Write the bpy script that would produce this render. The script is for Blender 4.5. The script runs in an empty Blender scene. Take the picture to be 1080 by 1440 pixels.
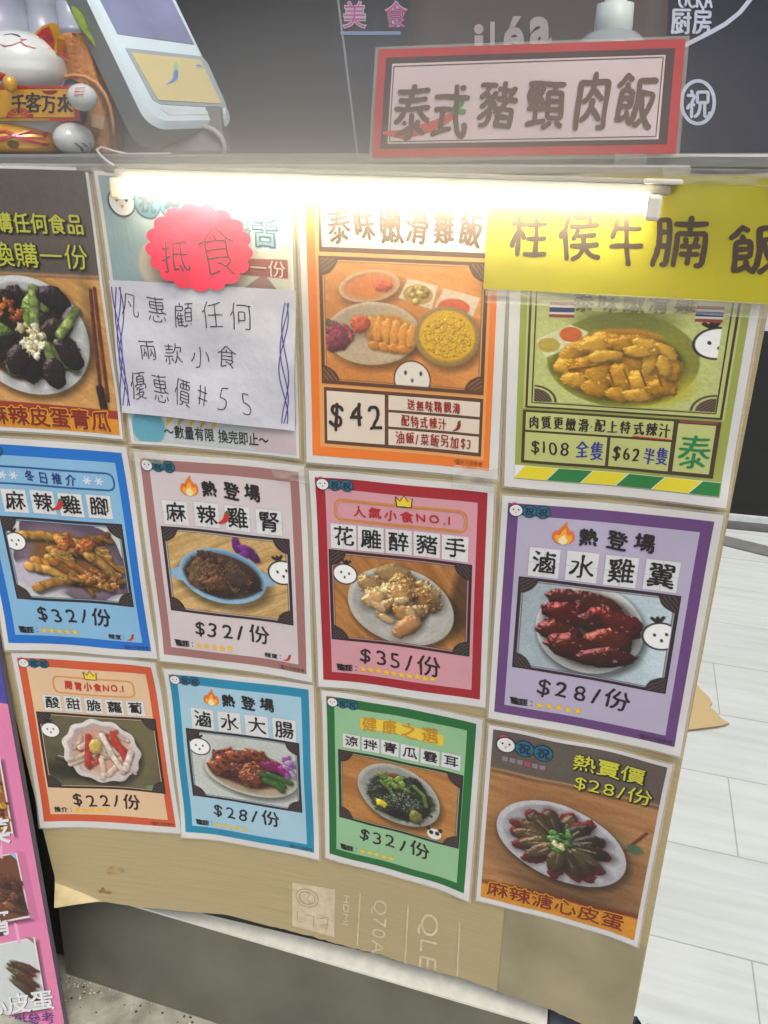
import bpy, math, random
import numpy as np
from mathutils import Vector, Matrix

S = bpy.context.scene
COL = S.collection
R_ = math.radians

# ------------------------------------------------------------------ camera, sky, sun, exposure
F_PX = 1100.0                                     # focal length in pixels of a 1080 x 1440 frame
ROT = np.array([0.4123457, 0.2428599, 0.0537080])
CAM = np.array([0.2838058, -0.7867089, 0.0026662])
BEND = -0.1672295                                 # the cardboard bows: y = BEND * x^2


def rodr(v):
    t = np.linalg.norm(v); k = v / t
    K = np.array([[0, -k[2], k[1]], [k[2], 0, -k[0]], [-k[1], k[0], 0]])
    return np.eye(3) + math.sin(t) * K + (1 - math.cos(t)) * K @ K


RC = rodr(ROT) @ np.array([[1, 0, 0], [0, 0, -1], [0, 1, 0.]])   # world -> camera (x right, y down, z forward)
cd = bpy.data.cameras.new('camera'); cam = bpy.data.objects.new('camera', cd); COL.objects.link(cam)
cd.sensor_fit = 'VERTICAL'; cd.sensor_height = 36.0; cd.sensor_width = 27.0
cd.lens = 36.0 * F_PX / 1440.0
cd.clip_start = 0.01; cd.clip_end = 200
m3 = np.stack([RC[0], -RC[1], -RC[2]], 1)
mw = Matrix([list(m3[i]) + [CAM[i]] for i in range(3)] + [[0, 0, 0, 1]])
cam.matrix_world = mw
S.camera = cam

SUN_EL, SUN_AZ = R_(58), R_(143)                  # azimuth clockwise from +Y
w = bpy.data.worlds.new('World'); S.world = w; w.use_nodes = True
nt = w.node_tree; nt.nodes.clear()
sky = nt.nodes.new('ShaderNodeTexSky'); sky.sky_type = 'NISHITA'; sky.sun_disc = False
sky.sun_elevation = SUN_EL; sky.sun_rotation = SUN_AZ; sky.air_density = 0.9; sky.dust_density = 4.0; sky.ozone_density = 0.6
bg = nt.nodes.new('ShaderNodeBackground'); bg.inputs['Strength'].default_value = 0.10
ow = nt.nodes.new('ShaderNodeOutputWorld')
nt.links.new(sky.outputs[0], bg.inputs[0]); nt.links.new(bg.outputs[0], ow.inputs[0])
sl = bpy.data.lights.new('sun', 'SUN'); sun = bpy.data.objects.new('sun', sl); COL.objects.link(sun)
sl.energy = 0.9; sl.angle = R_(25); sl.color = (1.0, 0.99, 0.91)
sv = Vector((math.sin(SUN_AZ) * math.cos(SUN_EL), math.cos(SUN_AZ) * math.cos(SUN_EL), math.sin(SUN_EL)))
sun.rotation_euler = (-sv).to_track_quat('-Z', 'Y').to_euler()
S.view_settings.view_transform = 'Standard'; S.view_settings.look = 'None'
S.view_settings.exposure = 0.78; S.view_settings.gamma = 1.0
S.cycles.max_bounces = 8; S.cycles.transparent_max_bounces = 16
S.cycles.sample_clamp_indirect = 8.0
TUBE_STRENGTH = 21.0
HAZE = 0.011
GLARE = 5.6


# ------------------------------------------------------------------ pixel -> point in the place
def ray(u, v):
    d = RC.T @ np.array([(u - 540) / F_PX, (v - 720) / F_PX, 1.0]); return d / np.linalg.norm(d)


def on_panel(u, v):
    d = ray(u, v); y = 0.0
    for _ in range(40):
        P = CAM + d * ((y - CAM[1]) / d[1]); y = BEND * P[0] ** 2
    return np.array([P[0], P[2]])


def at_y(u, v, Y): d = ray(u, v); return CAM + d * ((Y - CAM[1]) / d[1])
def at_z(u, v, Z): d = ray(u, v); return CAM + d * ((Z - CAM[2]) / d[2])


# ------------------------------------------------------------------ materials
def lin(c):
    c = np.asarray(c, float) / 255.0
    return np.where(c <= 0.04045, c / 12.92, ((c + 0.055) / 1.055) ** 2.4)


def nmat(name):
    m = bpy.data.materials.new(name); m.use_nodes = True
    return m, m.node_tree, m.node_tree.nodes['Principled BSDF']


def mat(name, rgb, rough=0.5, metal=0.0, coat=0.0, var=0.06, scale=30.0, bump=0.0, bscale=60.0, trans=0.0, spec=0.5, stretch=None, emit=None):
    """principled material whose colour and gloss vary with noise; rgb is 0..255 sRGB"""
    m, t, b = nmat(name)
    base = lin(rgb)
    tc = t.nodes.new('ShaderNodeTexCoord'); src = tc.outputs['Object']
    if stretch:
        mp = t.nodes.new('ShaderNodeMapping'); mp.inputs['Scale'].default_value = stretch
        t.links.new(src, mp.inputs[0]); src = mp.outputs[0]
    n = t.nodes.new('ShaderNodeTexNoise'); n.inputs['Scale'].default_value = scale; n.inputs['Detail'].default_value = 6
    t.links.new(src, n.inputs['Vector'])
    r = t.nodes.new('ShaderNodeValToRGB')
    r.color_ramp.elements[0].position = 0.3; r.color_ramp.elements[1].position = 0.7
    r.color_ramp.elements[0].color = (*np.clip(base * (1 - 2 * var), 0, 1), 1)
    r.color_ramp.elements[1].color = (*np.clip(base * (1 + var), 0, 1), 1)
    t.links.new(n.outputs['Fac'], r.inputs[0]); t.links.new(r.outputs[0], b.inputs['Base Color'])
    b.inputs['Roughness'].default_value = rough; b.inputs['Metallic'].default_value = metal
    b.inputs['Coat Weight'].default_value = coat; b.inputs['Coat Roughness'].default_value = 0.12
    b.inputs['Transmission Weight'].default_value = trans; b.inputs['Specular IOR Level'].default_value = spec
    if emit:
        b.inputs['Emission Color'].default_value = (*lin(emit[0]), 1); b.inputs['Emission Strength'].default_value = emit[1]
    if bump:
        n2 = t.nodes.new('ShaderNodeTexNoise'); n2.inputs['Scale'].default_value = bscale; n2.inputs['Detail'].default_value = 4
        t.links.new(src, n2.inputs['Vector'])
        bp = t.nodes.new('ShaderNodeBump'); bp.inputs['Strength'].default_value = bump; bp.inputs['Distance'].default_value = 0.004
        t.links.new(n2.outputs['Fac'], bp.inputs['Height']); t.links.new(bp.outputs[0], b.inputs['Normal'])
    return m


_ink = {}


def ink(rgb, coat=0.35, var=0.03):
    """print or marker ink under glossy lamination"""
    k = (tuple(rgb), coat, var)
    if k not in _ink:
        _ink[k] = mat('ink_%d_%d_%d' % tuple(rgb), rgb, rough=0.55, coat=coat, var=var, scale=14.0, bump=0.12, bscale=25.0)
    return _ink[k]


def picture_mat():
    m, t, b = nmat('printed_photo')
    a = t.nodes.new('ShaderNodeVertexColor'); a.layer_name = 'Col'
    t.links.new(a.outputs[0], b.inputs['Base Color'])
    b.inputs['Roughness'].default_value = 0.55; b.inputs['Coat Weight'].default_value = 0.35; b.inputs['Coat Roughness'].default_value = 0.12
    n = t.nodes.new('ShaderNodeTexNoise'); n.inputs['Scale'].default_value = 25
    bp = t.nodes.new('ShaderNodeBump'); bp.inputs['Strength'].default_value = 0.12; bp.inputs['Distance'].default_value = 0.004
    t.links.new(n.outputs['Fac'], bp.inputs['Height']); t.links.new(bp.outputs[0], b.inputs['Normal'])
    return m


def clear_mat(name, tint=(235, 235, 230), alpha=0.25, rough=0.12, bump=0.15, bscale=40):
    m, t, b = nmat(name)
    b.inputs['Base Color'].default_value = (*lin(tint), 1); b.inputs['Roughness'].default_value = rough
    b.inputs['Alpha'].default_value = alpha
    n = t.nodes.new('ShaderNodeTexNoise'); n.inputs['Scale'].default_value = bscale; n.inputs['Detail'].default_value = 3
    bp = t.nodes.new('ShaderNodeBump'); bp.inputs['Strength'].default_value = bump; bp.inputs['Distance'].default_value = 0.004
    t.links.new(n.outputs['Fac'], bp.inputs['Height']); t.links.new(bp.outputs[0], b.inputs['Normal'])
    return m


PHOTO = picture_mat()
CLEAR = clear_mat('clear_laminate', (225, 220, 205), 0.34)
TAPE = clear_mat('clear_tape', (235, 232, 220), 0.28, 0.08, 0.6, 90)


# ------------------------------------------------------------------ mesh building
class Acc:
    """gathers shapes and links them as ONE mesh object"""
    def __init__(self): self.v = []; self.f = []; self.m = []; self.mats = []; self.n = 0

    def add(self, V, Fs, mt):
        if mt not in self.mats: self.mats.append(mt)
        k = self.mats.index(mt); V = np.asarray(V, float)
        self.v.append(V); n = self.n
        for f in Fs: self.f.append([int(i) + n for i in f])
        self.m += [k] * len(Fs); self.n += len(V)

    def build(self, name, parent=None, smooth=False, loc=None):
        V = np.concatenate(self.v) if self.v else np.zeros((0, 3))
        o0 = np.array(parent.matrix_world.translation) if parent else (np.array(loc) if loc is not None else np.zeros(3))
        if parent: o0 = origin(parent)
        me = bpy.data.meshes.new(name); me.from_pydata((V - o0).tolist(), [], self.f)
        for mt in self.mats: me.materials.append(mt)
        me.polygons.foreach_set('material_index', self.m)
        if smooth: me.polygons.foreach_set('use_smooth', [True] * len(self.f))
        me.update()
        ob = bpy.data.objects.new(name, me); COL.objects.link(ob)
        if parent: ob.parent = parent
        elif loc is not None: ob.location = loc
        return ob


def origin(o):
    p = np.zeros(3)
    while o: p = p + np.array(o.location); o = o.parent
    return p


def tag(o, label=None, cat=None, group=None, kind=None):
    if label: o['label'] = label
    if cat: o['category'] = cat
    if group: o['group'] = group
    if kind: o['kind'] = kind
    return o


def thing(name, loc, label, cat, group=None):
    o = bpy.data.objects.new(name, None); COL.objects.link(o); o.location = [float(x) for x in loc]; o.empty_display_size = 0.02
    return tag(o, label, cat, group)


def box(acc, lo, hi, mt, bev=0.0):
    x0, y0, z0 = lo; x1, y1, z1 = hi
    if bev <= 0:
        V = [(x, y, z) for x in (x0, x1) for y in (y0, y1) for z in (z0, z1)]
        acc.add(V, [(0, 1, 3, 2), (4, 6, 7, 5), (0, 4, 5, 1), (2, 3, 7, 6), (0, 2, 6, 4), (1, 5, 7, 3)], mt); return
    frame_box(acc, np.array([x0, y0, z0]), np.array([x1 - x0, 0, 0.]), np.array([0, y1 - y0, 0.]), np.array([0, 0, z1 - z0]), mt, bev)


def frame_box(acc, O, ex, ey, ez, mt, bev=0.002):
    """bevelled box spanned by three vectors"""
    import bmesh
    bm = bmesh.new()
    L = [np.linalg.norm(e) for e in (ex, ey, ez)]; U = [e / l for e, l in zip((ex, ey, ez), L)]
    bmesh.ops.create_cube(bm, size=1.0)
    for v in bm.verts: v.co = Vector(((v.co.x + .5) * L[0], (v.co.y + .5) * L[1], (v.co.z + .5) * L[2]))
    bmesh.ops.bevel(bm, geom=list(bm.edges), offset=bev, segments=2, affect='EDGES', profile=0.5)
    bm.verts.index_update()
    V = [O + U[0] * v.co.x + U[1] * v.co.y + U[2] * v.co.z for v in bm.verts]
    acc.add(V, [[v.index for v in f.verts] for f in bm.faces], mt); bm.free()


def tube(acc, pts, r, mt, n=8, cap=True):
    P = np.array(pts, float); rs = np.full(len(P), r) if np.isscalar(r) else np.array(r, float)
    V = []; up = np.array([0.13, 0.21, 0.97])
    for i in range(len(P)):
        d = P[min(i + 1, len(P) - 1)] - P[max(i - 1, 0)]; d = d / (np.linalg.norm(d) + 1e-12)
        a = np.cross(d, up)
        if np.linalg.norm(a) < 1e-3: a = np.cross(d, [1, 0, 0])
        a /= np.linalg.norm(a); b = np.cross(d, a)
        for k in range(n):
            t = 2 * math.pi * k / n; V.append(P[i] + rs[i] * (math.cos(t) * a + math.sin(t) * b))
    Fs = [(i * n + k, i * n + (k + 1) % n, (i + 1) * n + (k + 1) % n, (i + 1) * n + k) for i in range(len(P) - 1) for k in range(n)]
    if cap: Fs += [tuple(range(n)), tuple(range((len(P) - 1) * n, len(P) * n))]
    acc.add(V, Fs, mt)


def ellipsoid(acc, c, r, mt, nu=28, nv=18, fn=None):
    V = []; c = np.array(c, float)
    for j in range(nv + 1):
        th = math.pi * j / nv
        for i in range(nu):
            ph = 2 * math.pi * i / nu
            d = np.array([math.sin(th) * math.cos(ph), math.sin(th) * math.sin(ph), math.cos(th)])
            p = c + d * np.array(r)
            if fn: p = fn(p, d)
            V.append(p)
    Fs = [(j * nu + i, (j + 1) * nu + i, (j + 1) * nu + (i + 1) % nu, j * nu + (i + 1) % nu) for j in range(nv) for i in range(nu)]
    acc.add(V, Fs, mt)


def lathe(acc, c, prof, mt, n=32):
    V = [(c[0] + r * math.cos(2 * math.pi * k / n), c[1] + r * math.sin(2 * math.pi * k / n), c[2] + z) for r, z in prof for k in range(n)]
    Fs = [(i * n + k, i * n + (k + 1) % n, (i + 1) * n + (k + 1) % n, (i + 1) * n + k) for i in range(len(prof) - 1) for k in range(n)]
    acc.add(V, Fs, mt)


# ------------------------------------------------------------------ sheets: paper laid on the bowed board or standing in a plane
LG = 0.00022                                      # gap between printed layers


def homog(src, dst):
    A = []
    for (x, y), (u, v) in zip(src, dst):
        A += [[x, y, 1, 0, 0, 0, -u * x, -u * y, -u], [0, 0, 0, x, y, 1, -v * x, -v * y, -v]]
    return np.linalg.svd(np.array(A, float))[2][-1].reshape(3, 3)


class Sheet:
    """millimetre coordinates (x right, y down) on a sheet whose corners TL TR BR BL are (x, z) points of its wall"""
    def __init__(self, xz, W, H, off=0.003, surf=None, buckle=0.0008, seed=0):
        self.W, self.H, self.off = W, H, off
        self.h = homog([(0, 0), (W, 0), (W, H), (0, H)], xz)
        self.surf = surf or (lambda X, Z: BEND * X * X)
        rs = np.random.RandomState(seed); self.ph = rs.rand(6) * 6.28; self.fr = 0.8 + rs.rand(4) * 0.9; self.bk = buckle
        self.curl = [(cx, cy, rs.rand() ** 1.5 * .0042) for cx in (0, W) for cy in (0, H)] if (W, H) == (210, 297) else []

    def at(self, x, y, layer=0.0):
        x = np.asarray(x, float); y = np.asarray(y, float); h = self.h
        q = h[2, 0] * x + h[2, 1] * y + h[2, 2]
        X = (h[0, 0] * x + h[0, 1] * y + h[0, 2]) / q; Z = (h[1, 0] * x + h[1, 1] * y + h[1, 2]) / q
        a, b = x / self.W, y / self.H
        bk = self.bk * (np.sin(6.28 * self.fr[0] * a + self.ph[0]) * np.sin(6.28 * self.fr[1] * b + self.ph[1])
                        + 0.6 * np.sin(9 * self.fr[2] * (a + .6 * b) + self.ph[2]))
        for cx, cy, am in self.curl: bk = bk + am * np.exp(-((x - cx) ** 2 + (y - cy) ** 2) / 1100.0)
        Y = self.surf(X, Z) - self.off - bk - np.asarray(layer) * LG
        return np.stack([X, np.broadcast_to(Y, X.shape), Z], -1)

    # --- shapes printed on the sheet
    def rect(self, acc, x0, y0, x1, y1, layer, mt, step=6.0):
        nx = max(1, int(math.ceil((x1 - x0) / step))); ny = max(1, int(math.ceil((y1 - y0) / step)))
        X, Y = np.meshgrid(np.linspace(x0, x1, nx + 1), np.linspace(y0, y1, ny + 1))
        V = self.at(X.ravel(), Y.ravel(), layer); k = nx + 1
        acc.add(V, [(j * k + i, (j + 1) * k + i, (j + 1) * k + i + 1, j * k + i + 1) for j in range(ny) for i in range(nx)], mt)

    def quad(self, acc, c, layer, mt, n=6):
        c = np.array(c, float); V = []
        for j in range(n + 1):
            for i in range(n + 1):
                a, b = i / n, j / n
                V.append((1 - b) * ((1 - a) * c[0] + a * c[1]) + b * ((1 - a) * c[3] + a * c[2]))
        V = np.array(V); k = n + 1
        acc.add(self.at(V[:, 0], V[:, 1], layer), [(j * k + i, (j + 1) * k + i, (j + 1) * k + i + 1, j * k + i + 1) for j in range(n) for i in range(n)], mt)

    def fan(self, acc, pts, layer, mt):
        P = np.array(pts, float); c = P.mean(0)
        out = [c]; Q = [c + (P - c) * t for t in (0.34, 0.67, 1.0)]
        V = np.concatenate([[c]] + Q); n = len(P)
        Fs = [(0, 1 + (i + 1) % n, 1 + i) for i in range(n)]
        for r in range(2):
            a = 1 + r * n; b = 1 + (r + 1) * n
            Fs += [(a + i, a + (i + 1) % n, b + (i + 1) % n, b + i) for i in range(n)]
        acc.add(self.at(V[:, 0], V[:, 1], layer), Fs, mt)

    def ell(self, acc, cx, cy, rx, ry, layer, mt, n=28):
        t = np.linspace(0, 2 * math.pi, n, endpoint=False)
        self.fan(acc, np.stack([cx + rx * np.cos(t), cy + ry * np.sin(t)], 1), layer, mt)

    def line(self, acc, pts, wd, layer, mt, closed=False, prof=None):
        P = np.array(pts, float)
        if closed: P = np.concatenate([P, P[:1]])
        if len(P) < 2: P = np.array([P[0], P[0] + 0.01])
        seg = [P[0]]
        for a, b in zip(P[:-1], P[1:]):
            k = max(1, int(np.linalg.norm(b - a) / 8))
            for i in range(1, k + 1): seg.append(a + (b - a) * i / k)
        P = np.array(seg); n = len(P)
        d = np.gradient(P, axis=0); d /= (np.linalg.norm(d, axis=1, keepdims=True) + 1e-9)
        nn = np.stack([-d[:, 1], d[:, 0]], 1); wv = np.full(n, wd / 2.0)
        if prof is not None: wv = wv * np.interp(np.linspace(0, 1, n), np.linspace(0, 1, len(prof)), prof)
        Lp = P + nn * wv[:, None]; Rp = P - nn * wv[:, None]
        V = np.concatenate([Lp, Rp]); Fs = [(i, i + 1, n + i + 1, n + i) for i in range(n - 1)]
        caps = []
        if not closed:
            for e, s in ((0, -1), (n - 1, 1)):
                base = len(V); a0 = math.atan2(nn[e, 1], nn[e, 0])
                t = a0 - s * np.linspace(0, math.pi, 7)
                arc = P[e] + wv[e] * np.stack([np.cos(t), np.sin(t)], 1)
                V = np.concatenate([V, arc]); Fs.append(tuple(range(base, base + 7)))
        acc.add(self.at(V[:, 0], V[:, 1], layer), Fs, mt)

    def text(self, acc, s, x0, y0, x1, y1, layer, mt, style='fill', wd=2.0, off=0.0, jit=0.0, seed=0, slope=0.0, gap=0.0):
        """writes s into the box; style 'fill' is printed type, 'pen' a round marker, 'brush' a brush"""
        rs = random.Random(seed + sum(ord(c) * (i + 3) for i, c in enumerate(s)))
        items = []; cur = 0.0
        for ch in s:
            if ch == ' ': cur += 0.4; continue
            V, T, adv, xo = glyph(ch, off)
            items.append((ch, cur - xo, V, T)); cur += adv + (gap if len(s) > 1 else 0)
        sx = (x1 - x0) / max(cur - (gap if len(s) > 1 else 0), .1); sy = (y1 - y0)
        si = 0
        for ch, ox, V, T in items:
            ja = R_(rs.uniform(-5, 5)) * jit; js = 1 + rs.uniform(-.1, .06) * jit; jy = rs.uniform(-.06, .06) * jit; jx = rs.uniform(-.03, .03) * jit
            p1, p2, sh = rs.uniform(0, 6), rs.uniform(0, 6), rs.uniform(-.1, .1) * jit

            def place(Q):
                Q = np.array(Q, float)
                if jit:
                    c = np.array([0.5, 0.5]); q = Q - c
                    q = q + jit * 0.018 * np.stack([np.sin(5.5 * Q[:, 1] + p1), np.sin(5.0 * Q[:, 0] + p2)], 1)
                    q[:, 0] += sh * q[:, 1]
                    q = (q @ np.array([[math.cos(ja), math.sin(ja)], [-math.sin(ja), math.cos(ja)]])) * js
                    Q = q + c + [jx, jy]
                return np.stack([x0 + (Q[:, 0] + ox) * sx, y0 + Q[:, 1] * sy + slope * (Q[:, 0] + ox) * sx], 1)
            if style == 'fill':
                Q = place(V); acc.add(self.at(Q[:, 0], Q[:, 1], layer), T, mt)
            else:
                for st in strokes(ch):
                    Q = place(st); si += 1
                    pf = None
                    if style == 'brush': pf = rs.choice([[1.25, .8, .85, 1.2], [1.3, 1.0, .75, .7], [.9, .85, 1.0, 1.25]])
                    elif jit: pf = [rs.uniform(.85, 1.15) for _ in range(4)]
                    self.line(acc, Q, wd, layer + 0.012 * (si % 40), mt, prof=pf)

    def picture(self, pic, layer, name, parent):
        """a printed photograph: a fine grid that carries the picture's colours"""
        ny, nx = pic.X.shape
        V = self.at(pic.X.ravel(), pic.Y.ravel(), layer) - origin(parent)
        return colour_grid(V, nx, ny, pic.c, name, parent)


def colour_grid(V, nx, ny, C, name, parent, mt=None):
    me = bpy.data.meshes.new(name)
    I = np.arange(nx * ny).reshape(ny, nx)
    Q = np.stack([I[:-1, :-1], I[1:, :-1], I[1:, 1:], I[:-1, 1:]], -1).reshape(-1, 4)
    me.vertices.add(len(V)); me.vertices.foreach_set('co', V.astype(np.float32).ravel())
    me.loops.add(Q.size); me.loops.foreach_set('vertex_index', Q.astype(np.int32).ravel())
    me.polygons.add(len(Q)); me.polygons.foreach_set('loop_start', np.arange(0, Q.size, 4, dtype=np.int32))
    me.update(calc_edges=True); me.validate()
    a = me.color_attributes.new('Col', 'FLOAT_COLOR', 'POINT')
    rgba = np.ones((len(V), 4), np.float32); rgba[:, :3] = lin(np.clip(C, 0, 1).reshape(-1, 3) * 255)
    a.data.foreach_set('color', rgba.ravel())
    me.materials.append(mt or PHOTO)
    me.polygons.foreach_set('use_smooth', np.ones(len(Q), bool))
    ob = bpy.data.objects.new(name, me); COL.objects.link(ob); ob.parent = parent
    return ob


# ------------------------------------------------------------------ glyphs: outlines, and their centre lines for handwriting
_g = {}; _st = {}


def glyph(ch, off=0.0):
    if (ch, off) not in _g:
        c = bpy.data.curves.new('glyph', 'FONT'); c.body = ch; c.resolution_u = 3; c.offset = off
        o = bpy.data.objects.new('glyph', c); m = o.to_mesh(); m.calc_loop_triangles()
        V = np.array([v.co[:2] for v in m.vertices]); T = [tuple(t.vertices) for t in m.loop_triangles]
        if len(V) == 0: V = np.zeros((1, 2))
        V = np.stack([V[:, 0], 0.88 - V[:, 1]], 1)
        wide = ord(ch) > 0x2e00
        if wide: adv, xo = 1.0, 0.0
        else: adv, xo = V[:, 0].max() - V[:, 0].min() + 0.11, V[:, 0].min() - 0.055
        o.to_mesh_clear(); bpy.data.objects.remove(o); bpy.data.curves.remove(c)
        _g[(ch, off)] = (V, T, adv, xo)
    return _g[(ch, off)]


def strokes(ch, N=84):
    if ch in _st: return _st[ch]
    V, T, _, _ = glyph(ch)
    pad = 12; sz = N + 2 * pad
    img = np.zeros((sz + 8, sz + 8), bool)
    P = V * N + pad
    for t in T:
        a, b, c = P[list(t)]
        x0, y0 = np.floor(np.minimum(np.minimum(a, b), c)).astype(int); x1, y1 = np.ceil(np.maximum(np.maximum(a, b), c)).astype(int)
        x0, y0 = max(x0, 0), max(y0, 0); x1, y1 = min(x1, sz + 7), min(y1, sz + 7)
        if x1 < x0 or y1 < y0: continue
        X, Y = np.meshgrid(np.arange(x0, x1 + 1), np.arange(y0, y1 + 1))
        d = (b[0] - a[0]) * (c[1] - a[1]) - (c[0] - a[0]) * (b[1] - a[1])
        if abs(d) < 1e-9: continue
        u = ((X - a[0]) * (c[1] - a[1]) - (c[0] - a[0]) * (Y - a[1])) / d
        v = ((b[0] - a[0]) * (Y - a[1]) - (X - a[0]) * (b[1] - a[1])) / d
        img[y0:y1 + 1, x0:x1 + 1] |= (u >= -1e-6) & (v >= -1e-6) & (u + v <= 1 + 1e-6)
    I = img.astype(np.uint8)
    while True:                                   # Zhang-Suen thinning
        ch_n = 0
        for step in (0, 1):
            p = [np.roll(np.roll(I, -dy, 0), -dx, 1) for dx, dy in ((0, -1), (1, -1), (1, 0), (1, 1), (0, 1), (-1, 1), (-1, 0), (-1, -1))]
            B = sum(p); A = sum(((p[k] == 0) & (p[(k + 1) % 8] == 1)).astype(np.uint8) for k in range(8))
            if step == 0: c1 = (p[0] * p[2] * p[4] == 0) & (p[2] * p[4] * p[6] == 0)
            else: c1 = (p[0] * p[2] * p[6] == 0) & (p[0] * p[4] * p[6] == 0)
            k = (I == 1) & (B >= 2) & (B <= 6) & (A == 1) & c1
            I[k] = 0; ch_n += k.sum()
        if ch_n == 0: break
    pts = set(map(tuple, np.argwhere(I == 1)))
    nb = lambda q: [(q[0] + dy, q[1] + dx) for dy, dx in ((0, 1), (1, 0), (0, -1), (-1, 0), (1, 1), (1, -1), (-1, 1), (-1, -1)) if (q[0] + dy, q[1] + dx) in pts]

    def links(q):                                 # diagonal neighbours that are also reached straight do not count
        L = nb(q); st = [r for r in L if r[0] == q[0] or r[1] == q[1]]
        return st + [r for r in L if r not in st and not any(abs(r[0] - s_[0]) + abs(r[1] - s_[1]) == 1 for s_ in st)]
    deg = {q: len(links(q)) for q in pts}
    nodes = [q for q in pts if deg[q] != 2]; used = set(); paths = []
    for q in nodes:
        for r in links(q):
            if (q, r) in used: continue
            path = [q, r]; used.add((q, r))
            while deg[path[-1]] == 2:
                nx = [s_ for s_ in links(path[-1]) if s_ != path[-2]]
                if not nx: break
                path.append(nx[0])
                if len(path) > 900: break
            used.add((path[-1], path[-2])); paths.append(path)
    seen = set(x for p_ in paths for x in p_)
    for q in pts - seen:                          # closed loops and dots
        if q in seen: continue
        path = [q]; seen.add(q)
        while True:
            nx = [s_ for s_ in links(path[-1]) if s_ not in seen]
            if not nx: break
            path.append(nx[0]); seen.add(nx[0])
        paths.append(path + ([q] if len(path) > 4 else []))
    out = []
    for p_ in paths:
        spur = (deg.get(p_[0], 0) == 1) != (deg.get(p_[-1], 0) == 1)
        if len(p_) < 5 and spur: continue
        A_ = np.array([(x, y) for y, x in p_], float)
        idx = np.unique(np.round(np.linspace(0, len(A_) - 1, max(2, len(A_) // 4 + 1))).astype(int)); A_ = A_[idx]
        for _ in range(1):
            if len(A_) > 2:
                q1 = .75 * A_[:-1] + .25 * A_[1:]; q2 = .25 * A_[:-1] + .75 * A_[1:]
                A_ = np.concatenate([A_[:1], np.stack([q1, q2], 1).reshape(-1, 2), A_[-1:]])
        out.append((A_ - pad) / N)
    _st[ch] = out
    return out


# ------------------------------------------------------------------ painting the printed food photographs
def vnoise(X, Y, sc, seed):
    rs = np.random.RandomState(seed); G = rs.rand(64, 64)
    u = X / sc + 100; v = Y / sc + 100; i = np.floor(u).astype(int); j = np.floor(v).astype(int)
    fu = u - i; fv = v - j; fu = fu * fu * (3 - 2 * fu); fv = fv * fv * (3 - 2 * fv)
    g = lambda a, b: G[b % 64, a % 64]
    return (g(i, j) * (1 - fu) + g(i + 1, j) * fu) * (1 - fv) + (g(i, j + 1) * (1 - fu) + g(i + 1, j + 1) * fu) * fv


def fbm(X, Y, sc, seed, o=4):
    s = 0; a = 1; t = 0
    for k in range(o): s = s + a * vnoise(X, Y, sc / 2 ** k, seed + k); t += a; a *= .55
    return s / t


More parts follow.
